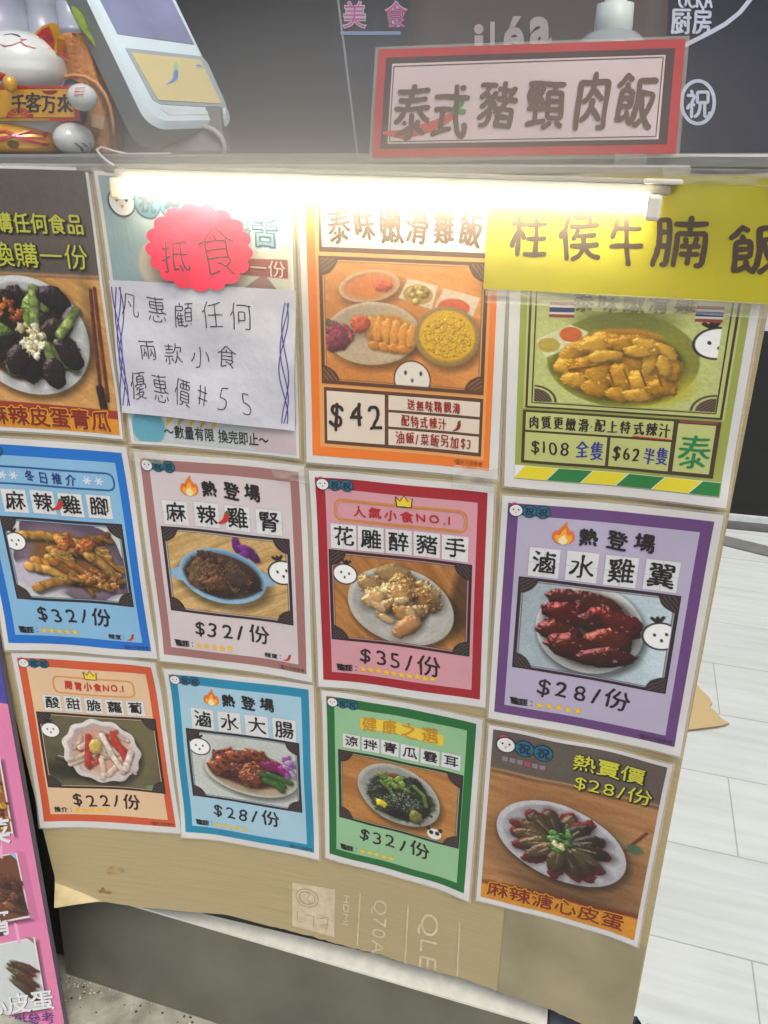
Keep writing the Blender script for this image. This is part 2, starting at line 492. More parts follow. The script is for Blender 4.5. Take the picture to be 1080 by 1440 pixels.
class Pic:
    def __init__(s, x0, y0, x1, y1, res=1.4):
        nx = int((x1 - x0) * res) + 1; ny = int((y1 - y0) * res) + 1
        s.X, s.Y = np.meshgrid(np.linspace(x0, x1, nx), np.linspace(y0, y1, ny)); s.c = np.zeros((ny, nx, 3)); s.px = 1 / res
        s.box = (x0, y0, x1, y1)

    def mix(s, m, col):
        col = np.asarray(col, float)
        if col.ndim == 1: col = col / 255.0
        s.c = s.c * (1 - m[..., None]) + col * m[..., None]

    def fill(s, col, var=0.06, sc=30, seed=1):
        n = fbm(s.X, s.Y, sc, seed); s.c[:] = np.asarray(col) / 255.0; s.c *= (1 + var * 2 * (n - .5))[..., None]

    def wood(s, c1, c2, ang=0.1, sc=4, seed=2, region=None):
        a = s.X * math.cos(ang) + s.Y * math.sin(ang); b = -s.X * math.sin(ang) + s.Y * math.cos(ang)
        n = fbm(a / 9, b, sc, seed); n = np.clip((n - .3) / .4, 0, 1)
        w_ = np.asarray(c1) / 255.0 * (1 - n[..., None]) + np.asarray(c2) / 255.0 * n[..., None]
        m = np.ones(s.X.shape) if region is None else region
        s.c = s.c * (1 - m[..., None]) + w_ * m[..., None]

    def uv(s, cx, cy, rx, ry, rot):
        c_, s_ = math.cos(rot), math.sin(rot); x = s.X - cx; y = s.Y - cy
        return (x * c_ + y * s_) / rx, (-x * s_ + y * c_) / ry

    def ellm(s, cx, cy, rx, ry, rot=0, soft=None, wob=0, seed=0, lobes=0):
        u, v = s.uv(cx, cy, rx, ry, rot); r = np.hypot(u, v)
        if lobes: r = r / (1 + wob * np.cos(lobes * np.arctan2(v, u)))
        elif wob: r = r * (1 + wob * 2 * (fbm(s.X, s.Y, max(rx, ry) * .55, seed) - .5))
        k = (soft or s.px * 1.0) / min(rx, ry)
        return np.clip((1 - r) / k + .5, 0, 1), u, v, r

    def ell(s, cx, cy, rx, ry, col, rot=0, **k): s.mix(s.ellm(cx, cy, rx, ry, rot, **k)[0], col)

    def shadow(s, cx, cy, rx, ry, rot=0, k=.45, soft=8):
        m = s.ellm(cx, cy, rx, ry, rot, soft=soft)[0]; s.c *= (1 - k * m)[..., None]

    def plate(s, cx, cy, rx, ry, col, rot=0, rim=.86, seed=3, lobes=0, wob=0, inner=None):
        s.shadow(cx + 3, cy + 5, rx * 1.03, ry * 1.04, rot)
        m, u, v, r = s.ellm(cx, cy, rx, ry, rot, lobes=lobes, wob=wob)
        sh = 0.93 + .10 * (-.4 * u - .6 * v) * r; n = fbm(s.X, s.Y, 18, seed)
        base = np.asarray(col) / 255.0 * (sh * (.95 + .1 * n))[..., None]; s.mix(m, base)
        mi, u, v, r = s.ellm(cx, cy, rx * rim, ry * rim, rot, soft=3, lobes=lobes, wob=wob)
        ic = np.asarray(inner or col) / 255.0
        s.mix(mi * .9, ic * (0.84 + .12 * (.5 * u + .6 * v) + .05 * n)[..., None])

    def blob(s, cx, cy, rx, ry, rot, col, spec=.35, wob=.25, seed=0, shade=.5, tex=.25, ts=5):
        R0 = 1.6 * max(rx, ry); x0, y0, x1, y1 = s.box; ny, nx = s.X.shape
        i0, i1 = [int(np.clip((v_ - x0) / (x1 - x0) * nx, 0, nx)) for v_ in (cx - R0, cx + R0)]
        j0, j1 = [int(np.clip((v_ - y0) / (y1 - y0) * ny, 0, ny)) for v_ in (cy - R0, cy + R0)]
        if i1 - i0 < 3 or j1 - j0 < 3: return
        S_ = Pic.__new__(Pic); S_.X = s.X[j0:j1, i0:i1]; S_.Y = s.Y[j0:j1, i0:i1]; S_.c = s.c[j0:j1, i0:i1].copy(); S_.px = s.px; S_.box = s.box
        m0 = min(rx, ry)
        S_.shadow(cx + rx * .10, cy + ry * .2, rx * 1.08, ry * 1.1, rot, .32, soft=m0 * .6)
        u, v = S_.uv(cx, cy, rx, ry, rot); r = np.hypot(u, v)
        f1 = fbm(S_.X, S_.Y, max(rx, ry) * .7, seed) - .5; f2 = fbm(S_.X, S_.Y, m0 * .5 + 1, seed + 3) - .5
        r = r * (1 + wob * (2.2 * f1 + 1.1 * f2)); k = s.px / m0
        m = np.clip((1 - r) / k + .5, 0, 1)
        t1 = fbm(S_.X, S_.Y, ts, seed + 7); t2 = fbm(S_.X, S_.Y, max(1.6, ts * .4), seed + 17)
        h = .62 * m0 * np.clip(1 - np.clip(r, 0, 1) ** 2.8, 0, 1) ** .6 + tex * m0 * .55 * (t1 - .5) + tex * 1.5 * (t2 - .5)
        gy, gx = np.gradient(h, s.px); gx = np.clip(gx, -1.15, 1.15); gy = np.clip(gy, -1.15, 1.15); q = np.sqrt(1 + gx * gx + gy * gy)
        nd = (.42 * gx + .56 * gy) / q * 1.0 + .73 / q
        L = (1 - shade) + shade * np.clip(nd * 1.25, 0, 1.35)
        colv = np.asarray(col) / 255.0 * (L * (1 + tex * 1.5 * (t1 - .5)))[..., None]
        sp = spec * np.clip((nd - .86) / .14, 0, 1) ** 2
        S_.mix(m, np.clip(colv * (1 + .5 * sp)[..., None] + (sp * .45)[..., None], 0, 1)); s.c[j0:j1, i0:i1] = S_.c

    def pdist(s, pts):
        best = np.full(s.X.shape, 1e9); side = np.zeros(s.X.shape)
        for (ax, ay), (bx, by) in zip(pts[:-1], pts[1:]):
            dx, dy = bx - ax, by - ay; t = np.clip(((s.X - ax) * dx + (s.Y - ay) * dy) / (dx * dx + dy * dy + 1e-9), 0, 1)
            ex, ey = s.X - ax - t * dx, s.Y - ay - t * dy; d = np.hypot(ex, ey); k = d < best
            best = np.where(k, d, best); side = np.where(k, -.4 * ex - .6 * ey, side)
        return best, side

    def strip(s, pts, wd, col, spec=.25, seed=0, shade=.45, shadow=.35, tex=.2):
        if shadow:
            d, _ = s.pdist([(x + wd * .12, y + wd * .2) for x, y in pts]); s.c *= (1 - shadow * np.clip((wd * .75 - d) / (wd * .35), 0, 1))[..., None]
        d, side = s.pdist(pts); r = d / (wd / 2); m = np.clip((1 - r) * (wd / 2) / s.px + .5, 0, 1)
        n = fbm(s.X, s.Y, 5, seed); nd = .7 * np.sqrt(np.clip(1 - r * r, 0, 1)) + side / (wd / 2) * .8 + .4 * (n - .5)
        L = (1 - shade) + shade * np.clip(nd, 0, 1.2)
        s.mix(m, np.clip(np.asarray(col) / 255.0 * (L * (1 + tex * (n - .5) * 2))[..., None] + (spec * np.clip(nd - .8, 0, 1) * 3)[..., None], 0, 1))

    def poly(s, pts, col, soft=None):
        ins = np.zeros(s.X.shape, bool); n = len(pts)
        for i in range(n):
            (ax, ay), (bx, by) = pts[i], pts[(i + 1) % n]
            c_ = (ay > s.Y) != (by > s.Y); ins ^= c_ & (s.X < (bx - ax) * (s.Y - ay) / (by - ay + 1e-12) + ax)
        d, _ = s.pdist(list(pts) + [pts[0]]); k = soft or s.px
        s.mix(np.clip(np.where(ins, d, -d) / k + .5, 0, 1), col)

    def line(s, pts, wd, col): d, _ = s.pdist(pts); s.mix(np.clip((wd / 2 - d) / s.px + .5, 0, 1), col)

    def grade(s, tint=(1, 1, 1), gain=1.0, n=.05, seed=9):
        s.c = s.c * (1 + (.13 if n >= .05 else 0) * (fbm(s.X, s.Y, 2.2, 91, 2) - .5))[..., None] * np.asarray(tint) * gain * (1 + n * (np.random.RandomState(seed).rand(*s.X.shape)[..., None] - .5))

    def frame(s, dark, inner, fans=20):
        """hand-drawn frame: thick line, a stripe of the sheet's own colour, thin line, hatched corner fans"""
        x0, y0, x1, y1 = s.box
        e = np.minimum(np.minimum(s.X - x0, x1 - s.X), np.minimum(s.Y - y0, y1 - s.Y))
        s.mix(np.clip((6.0 - e) / s.px, 0, 1), dark)
        s.mix(np.clip(1.2 - np.abs(e - 4.4) / s.px * .9, 0, 1), inner)
        for k, (cx, cy) in enumerate(((x0, y0), (x1, y0), (x1, y1), (x0, y1))):
            d = np.hypot(s.X - cx, s.Y - cy) + 1.2 * (fbm(s.X, s.Y, 6, k) - .5)
            m = np.clip((fans - d) / s.px, 0, 1); hx = np.sin((s.X * math.cos(k * 1.57 + .9) + s.Y * math.sin(k * 1.57 + .9)) * 1.7 + 3 * fbm(s.X, s.Y, 8, k + 5))
            hat = np.asarray(dark) / 255.0 + (np.clip(hx, 0, 1) * .16)[..., None]
            s.mix(m, hat); s.mix(np.clip(1.2 - np.abs(d - fans) / s.px * .6, 0, 1), np.asarray(dark) * .8)
        s.mix(np.clip((2.2 - e) / s.px, 0, 1), dark)

    def peek(s, cx, cy, r, rot, dark=(38, 28, 28)):
        """small white round doodle looking out of the frame's edge"""
        x0, y0, x1, y1 = s.box
        e = np.minimum(np.minimum(s.X - x0, x1 - s.X), np.minimum(s.Y - y0, y1 - s.Y)) > 4.8
        old = s.c.copy()
        c_, s_ = math.cos(rot), math.sin(rot); T = lambda a, b: (cx + a * c_ - b * s_, cy + a * s_ + b * c_)
        for a in (-.2, 0, .2): s.line([T(a * .3 * r, -r), T(a * r * 1.6, -r * 1.3)], r * .22, dark)
        s.ell(cx, cy, r * 1.09, r * 1.0, dark, rot); s.ell(cx, cy, r * .97, r * .88, (236, 236, 232), rot)
        for a, b in ((-.34, -.12), (.34, -.12), (0, .3)): s.ell(*T(a * r, b * r), r * .085, r * .12, dark, rot)
        s.c = np.where(e[..., None], s.c, old)


# ------------------------------------------------------------------ the setting
rnd = random.Random(5)
GZ, TZ = -1.335, -1.30                            # street concrete, tiled shop floor


def floor_mat():
    m, t, b = nmat('plank_tiles')
    tc = t.nodes.new('ShaderNodeTexCoord'); mp = t.nodes.new('ShaderNodeMapping')
    mp.inputs['Rotation'].default_value = (0, 0, R_(3.1)); mp.inputs['Location'].default_value = (-0.675, 0.139, 0)
    t.links.new(tc.outputs['Object'], mp.inputs[0])
    br = t.nodes.new('ShaderNodeTexBrick'); br.offset = 0.5; br.offset_frequency = 2
    br.inputs['Scale'].default_value = 1.0; br.inputs['Brick Width'].default_value = 0.9; br.inputs['Row Height'].default_value = 0.242
    br.inputs['Mortar Size'].default_value = 0.0016; br.inputs['Mortar Smooth'].default_value = 0.3; br.inputs['Bias'].default_value = 0
    br.inputs['Color1'].default_value = (*lin((219, 225, 220)), 1); br.inputs['Color2'].default_value = (*lin((213, 220, 215)), 1)
    br.inputs['Mortar'].default_value = (*lin((172, 175, 172)), 1)
    t.links.new(mp.outputs[0], br.inputs['Vector'])
    m2 = t.nodes.new('ShaderNodeMapping'); m2.inputs['Scale'].default_value = (2.2, 38, 1); t.links.new(mp.outputs[0], m2.inputs[0])
    n = t.nodes.new('ShaderNodeTexNoise'); n.inputs['Scale'].default_value = 1.3; n.inputs['Detail'].default_value = 7; n.inputs['Roughness'].default_value = .6
    t.links.new(m2.outputs[0], n.inputs['Vector'])
    r = t.nodes.new('ShaderNodeValToRGB'); r.color_ramp.elements[0].position = .32; r.color_ramp.elements[0].color = (.88, .88, .87, 1)
    r.color_ramp.elements[1].position = .6; r.color_ramp.elements[1].color = (1, 1, 1, 1)
    t.links.new(n.outputs['Fac'], r.inputs[0])
    n2 = t.nodes.new('ShaderNodeTexNoise'); n2.inputs['Scale'].default_value = 5; n2.inputs['Detail'].default_value = 8
    t.links.new(tc.outputs['Object'], n2.inputs['Vector'])
    r2 = t.nodes.new('ShaderNodeValToRGB'); r2.color_ramp.elements[0].position = .25; r2.color_ramp.elements[0].color = (.93, .93, .92, 1); r2.color_ramp.elements[1].position = .5
    t.links.new(n2.outputs['Fac'], r2.inputs[0])
    mx = t.nodes.new('ShaderNodeMix'); mx.data_type = 'RGBA'; mx.blend_type = 'MULTIPLY'; mx.inputs[0].default_value = 1
    t.links.new(br.outputs[0], mx.inputs[6]); t.links.new(r.outputs[0], mx.inputs[7])
    mx2 = t.nodes.new('ShaderNodeMix'); mx2.data_type = 'RGBA'; mx2.blend_type = 'MULTIPLY'; mx2.inputs[0].default_value = 1
    t.links.new(mx.outputs[2], mx2.inputs[6]); t.links.new(r2.outputs[0], mx2.inputs[7])
    t.links.new(mx2.outputs[2], b.inputs['Base Color']); b.inputs['Roughness'].default_value = 0.38
    return m


def struct(name, acc, **k): return tag(acc.build(name, **k), kind='structure')


a = Acc()
def zgrid(acc, x0, x1, y0, y1, z, mt, n=24, fn=None):
    X, Y = np.meshgrid(np.linspace(x0, x1, n + 1), np.linspace(y0, y1, n + 1)); X = X.ravel(); Y = Y.ravel()
    Z = np.full(X.shape, z) + (fn(X, Y) if fn else 0); k = n + 1
    acc.add(np.stack([X, Y, Z], 1), [(j * k + i, j * k + i + 1, (j + 1) * k + i + 1, (j + 1) * k + i) for j in range(n) for i in range(n)], mt)


zgrid(a, -9, 9, -9, 9, GZ, mat('street_concrete', (158, 156, 142), 0.5, var=.25, scale=22, bump=.5, bscale=90), 4)
struct('ground', a)
a = Acc()
ft = floor_mat()
ragged = [(0.30, .16)] + [(x, .150 - .10 * (x - .45) + rnd.uniform(-.008, .008)) for x in np.linspace(.40, .62, 26)] + [(.66, .02), (6, -.4), (6, 2.33), (.30, 2.33)]
V = [(x, y, TZ) for x, y in ragged] + [(x, y, GZ - .01) for x, y in ragged]; n = len(ragged)
a.add(V, [tuple(range(n))], ft); a.add(V, [(i, i + n, (i + 1) % n + n, (i + 1) % n) for i in range(n)], mat('tile_edge', (62, 70, 92), .8, var=.3, scale=120))
struct('tiled_floor', a)

# dark shop front far behind
WY = 2.36
wall_m = mat('dark_shopfront', (34, 34, 33), 0.45, spec=.25, var=.10, scale=1.2)
shop = thing('shop_front', (0.4, WY, TZ), 'dark brown grey shop front with white and pink lettering behind the stall', 'shop front')
a = Acc(); box(a, (-6, WY, TZ), (7, WY + .2, 2.6), wall_m); a.build('wall', shop)
a = Acc(); box(a, (-6, WY - .02, TZ + .004), (7, WY - .001, TZ + .028), mat('white_skirting', (215, 220, 220), .4))
box(a, (-6, WY - .10, TZ + .003), (7, WY - .021, TZ + .0045), mat('skirting_shadow', (92, 92, 92), .5)); a.build('skirting', shop)  # the flat dark strip is the shadow below the skirting, put into colour
a = Acc()
p0, p1 = at_y(1020, 752, 2.2), at_y(1085, 772, 2.0)
e0, e1 = at_z(1008, 757, TZ + .004), at_z(1110, 782, TZ + .004)
d = (e1 - e0) / np.linalg.norm(e1 - e0); nrm = np.array([-d[1], d[0], 0]) * .045
A0, A1 = e0 - d * .3, e1 + d * .8
a.add([A0 - nrm, A1 - nrm, A1 + nrm, A0 + nrm], [(0, 1, 2, 3)], mat('reflection_grey', (128, 128, 126), .5)); struct('floor_reflection', a)  # a dark reflection on the floor, laid as a grey strip
a = Acc(); xq = [at_y(u_, v_, WY)[0] for u_, v_ in ((476, 0), (504, 230))]
box(a, (xq[0] - .02, WY - .004, .02), (7, WY - .0005, 2.6), mat('blue_glass', (32, 34, 48), .3, var=.12, scale=1.5, spec=.3)); a.build('glass_panel', shop)
a = Acc(); q = [at_y(u, v, WY - .006) for u, v in ((1066, 424), (1130, 424), (1130, 470), (1062, 464))]
a.add(q, [(3, 2, 1, 0)], mat('pale_notice', (196, 198, 222), .5)); a.build('notice', shop)

WS = Sheet([tuple(at_y(u, v, WY)[[0, 2]]) for u, v in ((400, -40), (1080, -40), (1080, 300), (400, 300))], 680, 340, 0.008, lambda X, Z: WY + 0 * X, 0)
wx = lambda u, v: (u - 400, v + 40)
a = Acc(); pk, wt, bl = mat('sign_pink', (196, 74, 140), .4), mat('sign_white', (205, 208, 225), .4), mat('sign_blue', (128, 150, 190), .4)
for ch, u0 in (('美', 483), ('食', 541)):
    a = Acc(); WS.text(a, ch, *wx(u0, 2), *wx(u0 + 33, 41), 2, wt, off=.035); WS.text(a, ch, *wx(u0, 2), *wx(u0 + 33, 41), 4, pk, off=.004); a.build('pink_lettering', shop)
a = Acc()
WS.line(a, [wx(475, -10), wx(484, 60), wx(494, 140), wx(505, 230)], 3, 1, mat('sign_grey', (150, 150, 150), .5)); a.build('line_work', shop)
a = Acc(); WS.line(a, [wx(482, 47), wx(562, 47)], 5, 3, bl); a.build('line_work', shop); a = Acc()
WS.line(a, [wx(940, 76), wx(967, 62), wx(995, 48), wx(1020, 34), wx(1040, 18), wx(1056, -2), wx(1068, -24)], 6, 2, wt); a.build('line_work', shop); a = Acc()
t = np.linspace(0, 2 * math.pi, 40, endpoint=False); WS.line(a, [wx(981 + 23 * math.cos(k), 144 + 30 * math.sin(k)) for k in t], 5, 2, wt, closed=True); WS.text(a, '祝', *wx(964, 124), *wx(1000, 168), 2, wt, 'pen', 4.5); a.build('ring_emblem', shop)
a = Acc(); WS.text(a, '厨房', *wx(943, 10), *wx(1002, 50), 2, wt, 'pen', 4.0, jit=.4); a.build('white_lettering', shop); a = Acc()
WS.text(a, 'OCKA', *wx(953, -18), *wx(1002, 16), 2, wt, 'pen', 3.4)
a.build('white_lettering', shop)

# ------------------------------------------------------------------ the stall
stall = thing('stall_counter', (0, .2, GZ), 'dark food stall counter carrying the cardboard menu board on its front', 'counter')
dk = mat('dark_panel', (34, 38, 36), .6, var=.5, scale=9)
a = Acc(); box(a, (-1.6, .03, -1.16), (.425, .50, -.004), dk, .004); box(a, (-1.6, .034, GZ - .01), (-.507, .50, -1.158), mat('dark_recess', (30, 33, 31), .6, var=.5, scale=14)); a.build('body', stall)
a = Acc(); alu = mat('counter_edge', (150, 150, 144), .35, .5, var=.12, scale=40, stretch=(1, 8, 30))
box(a, (-1.6, .004, 0.001), (.445, .52, .015), alu, .003)
box(a, (-1.6, -.012, -.003), (.36, .0025, .0055), mat('counter_lip', (160, 158, 148), .35, .3, stretch=(1, 8, 30)), .002); a.build('top', stall)
a = Acc(); bt = (.017 + .0515 * .333)
def base_y(x, z): return .017 - .0515 * (x + .333) - (.022 * (-1.13 - z) / .205)
stl = mat('dull_steel', (112, 112, 98), .45, .25, var=.14, scale=7, bump=.05, bscale=30)
X = np.linspace(-.505, .335, 30)
for (z0, z1) in ((-1.131, GZ - .02),):
    V = [(x, base_y(x, z0), z0) for x in X] + [(x, base_y(x, z1), z1) for x in X]; n = len(X)
    a.add(V, [(i, i + n, i + n + 1, i + 1) for i in range(n - 1)], stl)
a.add([(.335, base_y(.335, -1.131), -1.131), (.335, base_y(.335, GZ), GZ - .02), (.335, .5, GZ - .02), (.335, .5, -1.131)], [(0, 1, 2, 3)], stl)
a.build('plinth_face', stall)
a = Acc(); lm = mat('pale_ledge', (222, 222, 208), .5, var=.06, scale=60, bump=.05, bscale=150)
V = [(x, base_y(x, -1.13) - .0015, -1.128) for x in X] + [(x, .08, -1.128) for x in X] + [(x, base_y(x, -1.13) - .0015, -1.1325) for x in X]; n = len(X)
a.add(V, [(i, i + 1, i + n + 1, i + n) for i in range(n - 1)] + [(i, i + 2 * n, i + 2 * n + 1, i + 1) for i in range(n - 1)], lm); a.build('ledge', stall)
a = Acc(); box(a, (.337, -.012, GZ - .01), (.425, .30, -1.15), mat('end_block', (92, 98, 108), .5, var=.2), .004); a.build('end_block', stall)

# the bowed cardboard
PX = [(90, 1266), (150, 1268), (204, 1277), (317, 1287), (420, 1313), (500, 1334), (570, 1354), (670, 1383), (752, 1411), (800, 1431), (835, 1447)]
bot = np.array([on_panel(*p) for p in PX] + [[.40, -1.105], [.45, -1.09]])
def board_y(x, z): return BEND * x * x + .0005 * np.sin(7 * x + 2) * np.sin(5 * z)


card = mat('cardboard', (178, 161, 120), .75, var=.05, scale=5, bump=.14, bscale=3.2, stretch=(1.5, 1, 110))
edge_m = mat('cardboard_edge', (214, 198, 160), .8, var=.2, scale=150, bump=.5, bscale=300)
board = thing('menu_board', (0, 0, -1.1), 'bowed brown cardboard board covered in food posters on the stall front', 'board')
a = Acc(); nx, nz = 150, 70
u = np.linspace(0, 1, nx + 1); v = np.linspace(0, 1, nz + 1); V = []; VB = []
cr0, cr1 = on_panel(82, 1238), on_panel(156, 1275); cd_ = cr1 - cr0; cn = np.array([cd_[1], -cd_[0]]); cn /= np.linalg.norm(cn)
if cn @ (on_panel(88, 1276) - cr0) < 0: cn = -cn
fray = [rnd.uniform(-1, 1) for _ in range(nx + 1)]
for j in range(nz + 1):
    for i in range(nx + 1):
        xl = -.458 + .013 * v[j]; xr = .4385 + .006 * v[j]
        x = xl + (xr - xl) * u[i]
        zb = np.interp(x, bot[:, 0], bot[:, 1]) + (.0012 * fray[i] if x > -.1 else 0)
        vv = v[j] ** .85; z = .003 * math.sin(i * .3) * .3 - .001 + (zb + .001) * vv
        y = float(board_y(x, z))
        s_ = (np.array([x, z]) - cr0) @ cn
        if s_ > 0 and x < -.3: y -= .38 * s_
        V.append((x, y, z)); VB.append((x, y + .006, z))
k = nx + 1; N = len(V)
a.add(V + VB, [(j * k + i, (j + 1) * k + i, (j + 1) * k + i + 1, j * k + i + 1) for j in range(nz) for i in range(nx)], card)
E_ = [i for i in range(k)]
ring = [(i, i + 1) for i in range(nx)] + [(nz * k + i, nz * k + i + 1) for i in range(nx)] + [(j * k, (j + 1) * k) for j in range(nz)] + [(j * k + nx, (j + 1) * k + nx) for j in range(nz)]
W2 = V + VB; a.add(W2, [(p, q_, q_ + N, p + N) for p, q_ in ring], edge_m)
a.build('cardboard_sheet', board, smooth=True)
# the upturned lower left corner, its catch of light put into a paler colour
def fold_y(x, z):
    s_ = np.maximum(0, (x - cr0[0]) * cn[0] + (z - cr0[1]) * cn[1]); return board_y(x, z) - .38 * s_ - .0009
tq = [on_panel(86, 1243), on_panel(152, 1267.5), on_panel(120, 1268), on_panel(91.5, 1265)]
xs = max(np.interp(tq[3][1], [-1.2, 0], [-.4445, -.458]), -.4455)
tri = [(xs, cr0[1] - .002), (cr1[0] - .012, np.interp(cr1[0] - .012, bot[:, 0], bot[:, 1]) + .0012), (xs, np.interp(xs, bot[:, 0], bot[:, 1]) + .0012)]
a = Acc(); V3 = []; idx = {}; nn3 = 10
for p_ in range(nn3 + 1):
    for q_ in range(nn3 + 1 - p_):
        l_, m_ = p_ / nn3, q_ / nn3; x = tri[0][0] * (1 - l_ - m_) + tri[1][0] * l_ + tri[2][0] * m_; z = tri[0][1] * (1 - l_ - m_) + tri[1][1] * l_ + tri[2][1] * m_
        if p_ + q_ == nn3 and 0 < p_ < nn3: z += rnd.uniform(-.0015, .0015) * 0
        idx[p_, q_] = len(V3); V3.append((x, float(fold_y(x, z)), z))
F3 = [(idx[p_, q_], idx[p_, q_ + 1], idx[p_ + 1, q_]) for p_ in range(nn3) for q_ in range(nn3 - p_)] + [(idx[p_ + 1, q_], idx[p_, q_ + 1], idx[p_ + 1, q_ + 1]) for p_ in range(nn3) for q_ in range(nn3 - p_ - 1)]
a.add(V3, F3, mat('lit_cardboard', (216, 196, 148), .75, var=.10, scale=40)); a.build('folded_corner', board, smooth=True)
# a second, greyer flap taped over its lower right corner
q = [tuple(on_panel(u_, v_)) for u_, v_ in ((712, 1262), (884, 1300), (884, 1437), (700, 1393))]
fs = Sheet([q[0], (.441, q[0][1] - .01), (.4435, -1.09), q[3]], 200, 160, .0009, surf=board_y, buckle=.0002, seed=3)
a = Acc(); fs.rect(a, 0, 0, 200, 160, 0, mat('grey_cardboard', (160, 150, 118), .7, var=.12, scale=9, bump=.15, bscale=40)); a.build('overlapping_flap', board, smooth=True)
# print on the cardboard: turned a quarter clockwise
pale = mat('pale_print', (208, 194, 160), .75, var=.10, scale=60)
dkp = mat('faint_print', (165, 145, 108), .75)


def panel_sheet(px, W, H, off=.0016, **k): return Sheet([tuple(on_panel(*p)) for p in px], W, H, off, **k)


bp = panel_sheet([(480, 1250), (660, 1285), (655, 1392), (474, 1350)], 180, 100, .0004, surf=board_y, buckle=0)
def btext(acc, s, x0, y0, x1, y1, mt, wd):
    """text that runs down the board"""
    sub = Sheet([tuple(bp.at(xx, yy)[[0, 2]]) for xx, yy in ((x1, y0), (x1, y1), (x0, y1), (x0, y0))], y1 - y0, x1 - x0, .0004, surf=board_y, buckle=0)
    sub.text(acc, s, 0, 0, y1 - y0, x1 - x0, 1, mt, 'pen', wd)


a = Acc(); btext(a, 'HDMI', 3, 7, 15, 50, pale, 2.0); btext(a, 'Q70A', 45, 4, 73, 82, pale, 2.4); btext(a, 'QLE', 112, 8, 146, 88, pale, 3.4)
bp.line(a, [(28, 2), (28, 74)], 2.2, 1, pale); bp.line(a, [(97, 6), (97, 84)], 2.2, 1, pale); bp.line(a, [(168, 14), (168, 84)], 2.2, 1, pale)
a.build('box_lettering', board)
ps = panel_sheet([(411, 1241), (471, 1251), (470, 1318), (411, 1302)], 60, 66, .0004, surf=board_y, buckle=0)
a = Acc(); ps.rect(a, 0, 0, 60, 66, 0, pale); t = np.linspace(0, 6.28, 24)
for r in (13, 9): ps.line(a, np.stack([22 + 1.25 * r * np.cos(t), 19 + r * np.sin(t)], 1), .9, 1.5, dkp)
ps.line(a, [(14, 12), (20, 10), (26, 14), (22, 20), (28, 26)], .9, 2, dkp); ps.line(a, [(42, 44), (52, 40), (50, 58), (42, 54), (52, 50)], 1.0, 2, dkp); ps.line(a, [(8, 42), (8, 56), (14, 56)], .9, 2, dkp); ps.line(a, [(22, 44), (32, 44), (32, 58)], .9, 2, dkp)
a.build('box_symbol', board)
a = Acc(); stn = mat('brown_stain', (150, 122, 78), .8, var=.15, scale=120)
ss = panel_sheet([(130, 1200), (200, 1205), (200, 1268), (130, 1262)], 70, 63, .0004, surf=board_y, buckle=0)
ss.fan(a, [(20, 22), (25, 17), (30, 15), (35, 18), (41, 16), (46, 20), (44, 24), (38, 25), (34, 29), (27, 27), (22, 28)], 1, mat('faint_stain', (172, 150, 106), .8, var=.12, scale=120)); a.build('stain', board); a = Acc(); ss.fan(a, [(8, 52), (12, 50), (15, 46), (18, 49), (19, 53), (24, 51), (29, 53), (26, 56), (20, 56), (16, 54), (11, 56)], 1, stn)
a.build('stain', board)


# ------------------------------------------------------------------ posters
P = on_panel
def off(p, dx): return (p[0] + dx, p[1] + .004)


QUADS = {
    'P1': [off(P(126, 234), -.216), P(126, 234), P(178, 617), off(P(178, 617), -.214)],
    'P2': [P(134, 238), P(412, 257), P(424, 644), P(187, 623)],
    'P3': [P(419, 259), (P(713, 415)[0] - .001, P(419, 259)[1] - .003), P(701, 674), P(432, 649)],
    'P4': [P(717, 362), P(1081, 366), P(1021, 712), P(708, 683)],
    'P5': [off(P(181, 626), -.214), P(181, 626), P(224, 926), P(11, 911)],
    'P6': [P(189, 632), P(431, 652), P(442, 957), P(227, 927)],
    'P7': [P(435, 658), P(697, 682), P(684, 995), P(449, 962)],
    'P8': [P(706, 693), P(1019, 720), P(957, 1061), P(686, 1007)],
    'P9': [P(17, 915), P(222, 928), P(258, 1171), P(60, 1160)],
    'P10': [P(231, 937), P(443, 961), P(451, 1207), P(258, 1173)],
    'P11': [P(453, 966), P(681, 1007), P(661, 1263), P(458, 1204)],
    'P12': [P(687, 1016), P(947, 1069), P(897, 1326), P(669, 1263)],
}
PAPER = ink((214, 212, 208)); DARK = (44, 32, 32)
BLK = ink((30, 26, 26)); YEL = ink((238, 190, 30)); REDP = ink((190, 40, 40)); WHT = ink((226, 224, 220)); CARDW = ink((218, 218, 216)); GRD = ink((176, 178, 178))


def poster(key, label, seed):
    sh = Sheet([tuple(q) for q in QUADS[key]], 210, 297, .0032, seed=seed, buckle=.0009)
    c = sh.at(105, 297)
    root = thing('menu_poster', c, label, 'poster', 'laminated menu posters on the cardboard')
    a = Acc(); sh.rect(a, -1.5, -1.5, 211.5, 298.5, -1.5, CLEAR); a.build('laminate', root, smooth=True)
    return sh, root


